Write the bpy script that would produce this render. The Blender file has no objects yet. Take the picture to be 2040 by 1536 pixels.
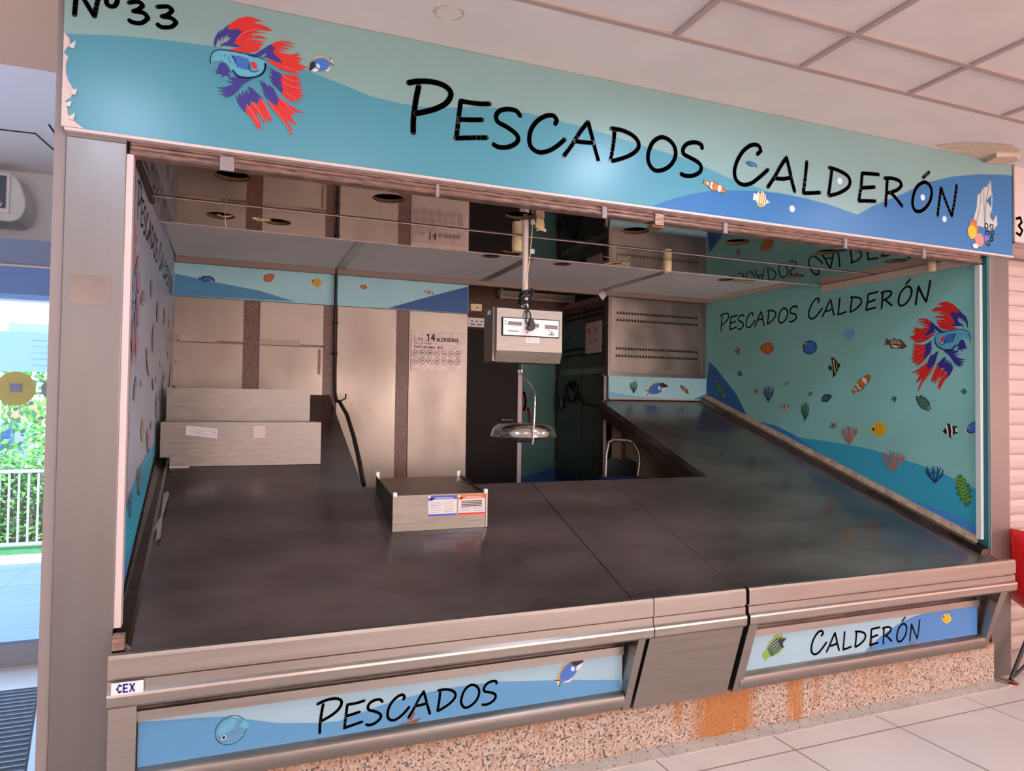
import bpy, bmesh, math, random
from mathutils import Vector, Matrix
from mathutils.geometry import tessellate_polygon
random.seed(7)
SC = bpy.context.scene
COL = SC.collection

# ------------------------------------------------------------ camera
FPX = 1389.16
yaw, pit, rol = math.radians(21.700), math.radians(1.576), math.radians(0.720)
fw = Vector((math.sin(yaw)*math.cos(pit), math.cos(yaw)*math.cos(pit), math.sin(pit)))
r0 = Vector((math.cos(yaw), -math.sin(yaw), 0)); u0 = r0.cross(fw)
rr = math.cos(rol)*r0 + math.sin(rol)*u0
uu = -math.sin(rol)*r0 + math.cos(rol)*u0
cam = bpy.data.objects.new('camera', bpy.data.cameras.new('camera'))
COL.objects.link(cam)
M = Matrix((( rr.x, uu.x, -fw.x, 0), (rr.y, uu.y, -fw.y, 0), (rr.z, uu.z, -fw.z, 1.43), (0, 0, 0, 1)))
cam.matrix_world = M
cam.data.sensor_width = 36; cam.data.lens = FPX/2040*36
cam.data.clip_start = .05; cam.data.clip_end = 200
SC.camera = cam

# ------------------------------------------------------------ world, sun, exposure
SC.view_settings.view_transform = 'Standard'; SC.view_settings.look = 'None'
SC.view_settings.gamma = 1; SC.view_settings.exposure = 1.36
SC.view_settings.use_curve_mapping = False
W = bpy.data.worlds.new('sky'); SC.world = W; W.use_nodes = True
bg = W.node_tree.nodes['Background']
bg.inputs[0].default_value = (0.56, 0.74, 1.0, 1); bg.inputs[1].default_value = 2.8
sun = bpy.data.objects.new('sun', bpy.data.lights.new('sun', 'SUN')); COL.objects.link(sun)
sun.data.energy = 2.6; sun.data.angle = .01; sun.data.color = (1, .95, .85)
sun.rotation_euler = (math.radians(37), 0, math.radians(-12))

# ------------------------------------------------------------ helpers
def lin(c):
    f = lambda v: v/12.92 if v <= .04045 else ((v+.055)/1.055)**2.4
    return tuple(f(x/255) for x in c) + (1,)
MATS = {}
def mat(name, rgb, rough=.6, metal=0., var=0., scale=6., stretch=(1, 1, 1), bump=0., emit=None, es=0., alpha=None, rvar=0., spec=.5, rgb2=None):
    m = bpy.data.materials.new(name); m.use_nodes = True; n = m.node_tree.nodes; l = m.node_tree.links
    b = n['Principled BSDF']; c = lin(rgb)
    b.inputs['Base Color'].default_value = c; b.inputs['Roughness'].default_value = rough; b.inputs['Metallic'].default_value = metal
    b.inputs['Specular IOR Level'].default_value = spec
    if var or bump or rvar or rgb2:
        tc = n.new('ShaderNodeTexCoord'); mp = n.new('ShaderNodeMapping'); mp.inputs['Scale'].default_value = stretch
        no = n.new('ShaderNodeTexNoise'); no.inputs['Scale'].default_value = scale; no.inputs['Detail'].default_value = 6
        l.new(tc.outputs['Object'], mp.inputs[0]); l.new(mp.outputs[0], no.inputs['Vector'])
        if var or rgb2:
            r = n.new('ShaderNodeValToRGB')
            r.color_ramp.elements[0].position = .35; r.color_ramp.elements[1].position = .65
            c2 = lin(rgb2) if rgb2 else tuple(min(1, x*(1+var)) for x in c[:3])+(1,)
            c1 = c if rgb2 else tuple(x*(1-var) for x in c[:3])+(1,)
            r.color_ramp.elements[0].color = c1; r.color_ramp.elements[1].color = c2
            l.new(no.outputs[0], r.inputs[0]); l.new(r.outputs[0], b.inputs['Base Color'])
        if rvar:
            mr = n.new('ShaderNodeMapRange'); mr.inputs[1].default_value = .3; mr.inputs[2].default_value = .7
            mr.inputs[3].default_value = max(.03, rough-rvar); mr.inputs[4].default_value = min(1, rough+rvar)
            l.new(no.outputs[0], mr.inputs[0]); l.new(mr.outputs[0], b.inputs['Roughness'])
        if bump:
            bp = n.new('ShaderNodeBump'); bp.inputs['Strength'].default_value = bump; bp.inputs['Distance'].default_value = .01
            l.new(no.outputs[0], bp.inputs['Height']); l.new(bp.outputs[0], b.inputs['Normal'])
    if emit:
        b.inputs['Emission Color'].default_value = lin(emit); b.inputs['Emission Strength'].default_value = es
    MATS[name] = m; return m
def granite(name, light, dark, warm, stains=()):
    m = bpy.data.materials.new(name); m.use_nodes = True; n = m.node_tree.nodes; l = m.node_tree.links
    b = n['Principled BSDF']; b.inputs['Roughness'].default_value = .35
    tc = n.new('ShaderNodeTexCoord')
    n1 = n.new('ShaderNodeTexNoise'); n1.inputs['Scale'].default_value = 118; n1.inputs['Detail'].default_value = 2
    n2 = n.new('ShaderNodeTexNoise'); n2.inputs['Scale'].default_value = 60; n2.inputs['Detail'].default_value = 3
    for k in (n1, n2): l.new(tc.outputs['Object'], k.inputs['Vector'])
    r1 = n.new('ShaderNodeValToRGB'); r1.color_ramp.elements[0].position = .42; r1.color_ramp.elements[1].position = .5
    r1.color_ramp.elements[0].color = lin(dark); r1.color_ramp.elements[1].color = lin(light)
    l.new(n1.outputs[0], r1.inputs[0])
    r2 = n.new('ShaderNodeValToRGB'); r2.color_ramp.elements[0].position = .5; r2.color_ramp.elements[1].position = .6
    mx = n.new('ShaderNodeMix'); mx.data_type = 'RGBA'
    l.new(n2.outputs[0], r2.inputs[0]); l.new(r2.outputs[0], mx.inputs[0]); l.new(r1.outputs[0], mx.inputs[6])
    mx.inputs[7].default_value = lin(warm)
    out = mx.outputs[2]
    if stains:
        sp = n.new('ShaderNodeSeparateXYZ'); l.new(tc.outputs['Object'], sp.inputs[0])
        n3 = n.new('ShaderNodeTexNoise'); n3.inputs['Scale'].default_value = 1; n3.inputs['Detail'].default_value = 5
        mp = n.new('ShaderNodeMapping'); mp.inputs['Scale'].default_value = (70, 70, 4); l.new(tc.outputs['Object'], mp.inputs[0]); l.new(mp.outputs[0], n3.inputs['Vector'])
        def math_(op, a, b_=None, c_=None):
            q = n.new('ShaderNodeMath'); q.operation = op
            for i, v in enumerate((a, b_, c_)):
                if v is None: continue
                if hasattr(v, 'links') or hasattr(v, 'is_linked'): l.new(v, q.inputs[i])
                else: q.inputs[i].default_value = v
            return q.outputs[0]
        tot = None
        for (cx, hw, amt, zlo) in stains:   # centre, half width, strength, lowest height reached
            d = math_('ADD', math_('ABSOLUTE', math_('SUBTRACT', sp.outputs[0], cx)), math_('MULTIPLY', math_('SUBTRACT', n3.outputs[0], .5), hw*1.2))
            a = math_('MULTIPLY', math_('SUBTRACT', 1.0, math_('SMOOTH_MIN', math_('DIVIDE', d, hw*1.25), 1.0, .05)), 2.2)
            a = math_('MINIMUM', a, 1.0); a = math_('MAXIMUM', a, 0.0)
            g = math_('MINIMUM', math_('MAXIMUM', math_('MULTIPLY', math_('SUBTRACT', sp.outputs[2], zlo), 14.0), 0.0), 1.0)
            a = math_('MULTIPLY', math_('MULTIPLY', a, amt), g)
            tot = a if tot is None else math_('ADD', tot, a)
        # a rusty line running along under the top edge
        e = math_('MINIMUM', math_('MAXIMUM', math_('MULTIPLY', math_('SUBTRACT', sp.outputs[2], .160), 22.0), 0.0), .6)
        tot = math_('ADD', tot, e)
        tot = math_('MULTIPLY', tot, math_('MULTIPLY', math_('SUBTRACT', n3.outputs[0], .22), 2.4))
        tot = math_('MAXIMUM', math_('MINIMUM', tot, .85), 0.0)
        m2 = n.new('ShaderNodeMix'); m2.data_type = 'RGBA'; l.new(tot, m2.inputs[0]); l.new(out, m2.inputs[6]); m2.inputs[7].default_value = lin((168, 100, 24))
        out = m2.outputs[2]
    l.new(out, b.inputs['Base Color']); MATS[name] = m; return m
def tiles(name, rgb, grout, ox, oy, w=.6, h=.6, gap=.004, rough=.3, var=.04):
    m = bpy.data.materials.new(name); m.use_nodes = True; n = m.node_tree.nodes; l = m.node_tree.links
    b = n['Principled BSDF']; b.inputs['Roughness'].default_value = rough
    tc = n.new('ShaderNodeTexCoord'); mp = n.new('ShaderNodeMapping'); mp.inputs['Location'].default_value = (-ox, -oy, 0)
    br = n.new('ShaderNodeTexBrick'); br.offset = 0; br.squash = 1
    br.inputs['Scale'].default_value = 1; br.inputs['Brick Width'].default_value = w; br.inputs['Row Height'].default_value = h
    br.inputs['Mortar Size'].default_value = gap; br.inputs['Mortar Smooth'].default_value = .1
    c = lin(rgb)
    no = n.new('ShaderNodeTexNoise'); no.inputs['Scale'].default_value = 3; no.inputs['Detail'].default_value = 5
    l.new(tc.outputs['Object'], no.inputs['Vector'])
    r = n.new('ShaderNodeValToRGB'); r.color_ramp.elements[0].position = .3; r.color_ramp.elements[1].position = .7
    r.color_ramp.elements[0].color = tuple(x*(1-var*2) for x in c[:3])+(1,); r.color_ramp.elements[1].color = tuple(x*(1+var) for x in c[:3])+(1,)
    l.new(no.outputs[0], r.inputs[0]); l.new(r.outputs[0], br.inputs['Color1']); l.new(r.outputs[0], br.inputs['Color2'])
    br.inputs['Mortar'].default_value = lin(grout)
    l.new(tc.outputs['Object'], mp.inputs[0]); l.new(mp.outputs[0], br.inputs['Vector']); l.new(br.outputs[0], b.inputs['Base Color'])
    MATS[name] = m; return m
def glass(name, rgb=(235, 245, 255)):
    m = bpy.data.materials.new(name); m.use_nodes = True; n = m.node_tree.nodes; l = m.node_tree.links
    n.remove(n['Principled BSDF']); t = n.new('ShaderNodeBsdfTransparent'); t.inputs[0].default_value = lin(rgb)
    g = n.new('ShaderNodeBsdfGlossy'); g.inputs['Roughness'].default_value = .02; x = n.new('ShaderNodeMixShader'); x.inputs[0].default_value = .06
    l.new(t.outputs[0], x.inputs[1]); l.new(g.outputs[0], x.inputs[2]); l.new(x.outputs[0], n['Material Output'].inputs[0]); MATS[name] = m; return m

class MB:
    """collects shapes into one mesh"""
    def __init__(s): s.v = []; s.f = []; s.mi = []; s.cur = 0
    def add(s, vs, fs):
        k = len(s.v); s.v += [tuple(p) for p in vs]
        for f in fs: s.f.append(tuple(i+k for i in f)); s.mi.append(s.cur)
        return s
    def slot(s, i): s.cur = i; return s
    def box(s, x0, x1, y0, y1, z0, z1):
        v = [(x, y, z) for x in (x0, x1) for y in (y0, y1) for z in (z0, z1)]
        return s.add(v, [(0, 1, 3, 2), (4, 6, 7, 5), (0, 4, 5, 1), (2, 3, 7, 6), (0, 2, 6, 4), (1, 5, 7, 3)])
    def hexa(s, v): # 8 points, bottom loop then top loop
        return s.add(v, [(3, 2, 1, 0), (4, 5, 6, 7), (0, 1, 5, 4), (1, 2, 6, 5), (2, 3, 7, 6), (3, 0, 4, 7)])
    def sweepx(s, prof, x0, x1, closed=True):
        n = len(prof); v = [(x0, y, z) for y, z in prof]+[(x1, y, z) for y, z in prof]
        f = [(i, (i+1) % n, n+(i+1) % n, n+i) for i in range(n if closed else n-1)]
        if closed: f += [tuple(range(n))[::-1], tuple(range(n, 2*n))]
        return s.add(v, f)
    def prism(s, pts, fn0, fn1):
        """2-D polygon mapped by two functions to its two faces"""
        n = len(pts); tri = tessellate_polygon([[Vector((p[0], p[1], 0)) for p in pts]])
        v = [fn0(*p) for p in pts]+[fn1(*p) for p in pts]
        f = [tuple(t) for t in tri]+[tuple(n+i for i in t[::-1]) for t in tri]+[(i, (i+1) % n, n+(i+1) % n, n+i) for i in range(n)]
        return s.add(v, f)
    def poly(s, pts, fn):
        tri = tessellate_polygon([[Vector((p[0], p[1], 0)) for p in pts]])
        return s.add([fn(*p) for p in pts], [tuple(t) for t in tri])
    def stroke(s, pts, w, fn):
        h = w/2; P = [Vector(p) for p in smooth(pts)]
        for a, b in zip(P, P[1:]):
            d = b-a
            if d.length < 1e-6: continue
            d.normalize(); q = Vector((-d.y, d.x))*h
            s.add([fn(*(a+q)), fn(*(a-q)), fn(*(b-q)), fn(*(b+q))], [(0, 1, 2, 3)])
        for i, p in enumerate(P):
            k = 12 if i in (0, len(P)-1) else 8
            s.add([fn(p.x+h*math.cos(6.28318*j/k), p.y+h*math.sin(6.28318*j/k)) for j in range(k)], [tuple(range(k))])
        return s
    def tube(s, pts, r, n=10, cap=True, r1=None):
        P = [Vector(p) for p in pts]; m = len(P); rings = []; t0 = None; q = None
        for i, p in enumerate(P):
            t = (P[min(i+1, m-1)]-P[max(i-1, 0)]).normalized()
            if q is None:
                q = t.orthogonal().normalized()
            else:
                q = (q-t*q.dot(t)).normalized()
            w = t.cross(q); rad = r if r1 is None else r+(r1-r)*i/(m-1)
            rings.append([p+(q*math.cos(2*math.pi*j/n)+w*math.sin(2*math.pi*j/n))*rad for j in range(n)])
        v = [x for R in rings for x in R]
        f = [(i*n+j, i*n+(j+1) % n, (i+1)*n+(j+1) % n, (i+1)*n+j) for i in range(m-1) for j in range(n)]
        if cap: f += [tuple(range(n))[::-1], tuple((m-1)*n+j for j in range(n))]
        return s.add(v, f)
    def lathe(s, prof, c, n=40):
        v = [(c[0]+r*math.cos(2*math.pi*j/n), c[1]+r*math.sin(2*math.pi*j/n), c[2]+z) for r, z in prof for j in range(n)]
        f = [(i*n+j, i*n+(j+1) % n, (i+1)*n+(j+1) % n, (i+1)*n+j) for i in range(len(prof)-1) for j in range(n)]
        return s.add(v, f)
    def build(s, name, mats, parent=None, smooth_=False, bevel=0):
        me = bpy.data.meshes.new(name); me.from_pydata(s.v, [], s.f)
        if not isinstance(mats, (list, tuple)): mats = [mats]
        for m in mats: me.materials.append(MATS[m] if isinstance(m, str) else m)
        me.polygons.foreach_set('material_index', s.mi)
        bm = bmesh.new(); bm.from_mesh(me); bmesh.ops.recalc_face_normals(bm, faces=bm.faces); bm.to_mesh(me); bm.free()
        me.update(); o = bpy.data.objects.new(name, me); COL.objects.link(o)
        if smooth_:
            for p in me.polygons: p.use_smooth = True
            me.set_sharp_from_angle(angle=math.radians(38))
        if parent is not None: o.parent = parent; o.matrix_parent_inverse = parent.matrix_basis.inverted()
        if bevel:
            b = o.modifiers.new('bevel', 'BEVEL'); b.width = bevel; b.segments = 2; b.limit_method = 'ANGLE'
        return o
def smooth(pts):
    """Catmull-Rom through the traced points"""
    P = [Vector((p[0], p[1])) for p in pts]
    if len(P) < 3: return P
    closed = (P[0]-P[-1]).length < 1e-5; out = []
    n = len(P)
    for i in range(n-1):
        a = P[i-1] if i > 0 else (P[-2] if closed else P[0]); b = P[i]; c = P[i+1]; d = P[i+2] if i+2 < n else (P[1] if closed else P[-1])
        sharp_b = False
        for t in (0, .25, .5, .75):
            if (b-a).length > 0 and (c-b).length > 0 and (b-a).angle(c-b, 0) > 1.15: a = b-(c-b)*.0001
            if (d-c).length > 0 and (c-b).length > 0 and (d-c).angle(c-b, 0) > 1.15: d = c+(c-b)*.0001
            out.append(.5*((2*b)+(c-a)*t+(2*a-5*b+4*c-d)*t*t+(3*b-a-3*c+d)*t*t*t))
    out.append(P[-1]); return out
def thing(name, label, cat, loc=(0, 0, 0), group=None):
    o = bpy.data.objects.new(name, None); COL.objects.link(o); o.location = loc; o.empty_display_size = .05
    o['label'] = label; o['category'] = cat
    if group: o['group'] = group
    bpy.context.view_layer.update(); return o
def tag(o, label, cat, group=None, kind=None):
    o['label'] = label; o['category'] = cat
    if group: o['group'] = group
    if kind: o['kind'] = kind
    return o
def struct(o): o['kind'] = 'structure'; return o
def part(mb, name, m, parent, label=None, **k):
    o = mb.build(name, m, parent, **k)
    if label: o['label'] = label
    return o

# ------------------------------------------------------------ materials
mat('plaster', (222, 212, 206), .8, var=.03, scale=3)
mat('ceiling_tile', (218, 208, 204), .85, var=.03, scale=5)
mat('ceiling_bar', (176, 156, 148), .6)
mat('white_panel', (248, 246, 244), .7, var=.02, scale=2)
mat('stain_cream', (206, 184, 160), .8, var=.1, scale=20)
mat('sign_teal', (129, 163, 159), .33, spec=.45, var=.02, scale=3)
mat('wave_mid', (74, 144, 160), .33, spec=.45)
mat('wave_dark', (44, 110, 164), .33, spec=.45)
mat('ink', (22, 22, 30), .3)
mat('wall_teal', (132, 196, 188), .5, var=.05, scale=2.5)
mat('wall_teal_sheen', (164, 176, 194), .42, var=.04, scale=2.5)  # teal panel with the grey sheen of a glancing view put into its colour
mat('p_navy', (39, 93, 156), .5); mat('p_blue', (45, 124, 192), .5); mat('p_tealblue', (52, 163, 192), .5); mat('p_azure', (60, 140, 205), .5)
for k, c in dict(re=(205, 38, 34), bl=(50, 46, 132), db=(14, 44, 96), lb=(92, 172, 196), mb=(54, 104, 176), li=(205, 216, 230), pk=(232, 150, 140),
                 white=(225, 222, 215), yellow=(216, 176, 40), orange=(196, 112, 40), dorange=(188, 84, 44), brown=(84, 66, 42), black=(24, 26, 28), blue=(58, 112, 190), violet=(104, 106, 176),
                 dblue=(40, 70, 120), olive=(70, 108, 92), dteal=(30, 70, 86), tan=(150, 150, 104), green=(52, 120, 74), lgreen=(126, 168, 66), pink=(196, 132, 120), dpink=(150, 100, 100),
                 paleblue=(130, 186, 214), cream=(226, 208, 176), grey=(150, 156, 156), lightblue=(96, 176, 204), bubble=(150, 196, 206), coralgrey=(186, 190, 186), coralshade=(118, 124, 124)).items():
    mat('ink_'+k, c, .45)
mat('band_light', (168, 220, 228), .5, var=.04, scale=4); mat('band_blue', (75, 147, 190), .5); mat('band_dark', (46, 90, 150), .5)
mat('low_light', (154, 187, 202), .3, var=.02); mat('low_blue', (88, 147, 191), .3); mat('low_deep', (66, 125, 186), .3)
mat('steel_front', (161, 153, 146), .34, 1, var=.05, scale=4, stretch=(.6, 1, 14), rvar=.06)
mat('steel_pillar', (125, 121, 118), .42, 1, var=.04, scale=3, stretch=(8, 8, .5), rvar=.06)
mat('steel_panel', (150, 140, 129), .4, 1, var=.17, scale=2.6, stretch=(1.3, 1, .6), rvar=.12, bump=.04)
mat('steel_top', (126, 113, 109), .20, .78, var=.34, scale=2.2, stretch=(.7, 1.6, 1), rvar=.07, bump=.012)
mat('steel_dark', (123, 114, 110), .3, 1, var=.14, scale=5, rvar=.08)
mat('steel_vent', (184, 166, 155), .36, 1, var=.12, scale=5, rvar=.08)
mat('steel_mirror', (176, 166, 160), .045, 1, var=.06, scale=3)
mat('steel_box', (130, 125, 118), .38, 1, var=.12, scale=5, stretch=(2, 1, 16), rvar=.06)
mat('shutter_metal', (150, 122, 110), .55, .6, var=.35, scale=18, stretch=(1, 1, 6))
mat('chrome', (214, 208, 200), .14, 1)
mat('alu', (161, 153, 146), .35, 1)
mat('trim_beige', (206, 186, 168), .5)
mat('trim_pale', (206, 189, 184), .45)
mat('trim_grey', (140, 128, 124), .5)
mat('beam_brown', (150, 128, 116), .5)
mat('edge_teal', (34, 92, 98), .5)
mat('edge_pale', (196, 208, 202), .5)
mat('beam_beige', (226, 190, 156), .7)
mat('slat_grey', (196, 176, 168), .5)
mat('caulk', (176, 158, 136), .8, var=.25, scale=25)
mat('dark', (14, 13, 14), .8)
mat('void', (5, 5, 6), .95)
mat('board_edge', (120, 84, 58), .8)
mat('rail_brown', (66, 42, 38), .5)
mat('tube_white', (222, 208, 196), .35)
mat('lamp_cream', (226, 206, 160), .5)
mat('plastic_white', (228, 222, 220), .4)
mat('plastic_black', (16, 15, 17), .4)
mat('display_grey', (108, 100, 100), .3)
mat('door_brown', (26, 17, 16), .5, .0, spec=.15, var=.1, scale=3)
mat('recess_wall', (130, 98, 86), .8, var=.05)
mat('beige_tile', (196, 176, 144), .5, var=.05)
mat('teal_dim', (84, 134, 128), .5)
mat('red_plastic', (206, 22, 26), .25)
mat('paper', (214, 208, 206), .6); mat('paper_pink', (212, 190, 182), .6)
mat('label_blue', (66, 78, 176), .5); mat('label_red', (224, 52, 34), .5); mat('label_orange', (238, 104, 44), .5)
mat('film', (176, 158, 152), .3, .3, var=.12, scale=30)
mat('film_ink', (84, 66, 64), .6)
mat('checker', (186, 180, 170), .5, .3, var=.1, scale=8)
mat('blue_seat', (22, 30, 96), .5)
mat('wall_hall', (214, 190, 182), .7, var=.05, scale=.8)
mat('wall_hall_red', (214, 150, 136), .7)
mat('facade_white', (240, 240, 240), .7); mat('frame_blue', (120, 140, 170), .5); mat('frame_deep', (96, 134, 190), .45); mat('alu_frame', (150, 152, 156), .4, .3)
mat('ac_white', (214, 216, 206), .5); mat('ac_dark', (78, 82, 96), .5)
mat('sticker_yellow', (196, 186, 110), .6); mat('sticker_grey', (140, 158, 160), .6)
mat('mat_rubber', (52, 56, 66), .8); mat('mat_rib', (110, 118, 130), .6)
mat('paving', (150, 152, 156), .7, var=.06, scale=4, bump=.1)
mat('kerb', (226, 226, 220), .7); mat('rail_metal', (190, 172, 166), .5); mat('grass', (60, 120, 60), .9, var=.3, scale=20)
mat('leaf_a', (86, 156, 50), .6); mat('leaf_b', (128, 178, 70), .6); mat('leaf_c', (60, 110, 64), .6); mat('twig', (120, 104, 96), .8)
mat('board_blue', (116, 134, 146), .6); mat('terracotta', (206, 120, 92), .7); mat('car_blue', (60, 90, 150), .3); mat('ground_far', (190, 176, 160), .9, var=.1); mat('dome', (176, 176, 180), .8)
mat('lamp_on', (235, 242, 255), .5, emit=(214, 228, 255), es=90)
mat('fill_ceiling', (255, 240, 236), .5, emit=(255, 248, 246), es=7.6)  # glow of the added ceiling fill lights
mat('fill_on', (255, 240, 236), .5, emit=(255, 238, 236), es=2.8)  # glowing fill surface added to brighten the stall interior
mat('fill_pink', (255, 220, 214), .5, emit=(255, 206, 198), es=.8)  # pink fill glow added for the steel on the right
granite('granite_plinth', (192, 174, 160), (92, 76, 70), (180, 150, 128), stains=[(2.02, .15, 1.6, -.05), (2.42, .045, 1.3, -.05), (2.55, .022, .7, .0), (1.78, .03, .7, .04), (2.9, .12, .35, .03), (3.1, .04, .5, .06), (1.15, .03, .4, .08), (.9, .02, .3, .1)])
granite('granite_wall', (140, 98, 82), (70, 44, 38), (120, 80, 62))
tiles('floor_tile', (196, 188, 181), (120, 104, 96), 2.215, 2.304)
tiles('pave_tile', (120, 130, 166), (96, 100, 112), -1.0, 5.2, rough=.5)
glass('glass_clear'); glass('glass_tint', (216, 226, 240))

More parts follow.
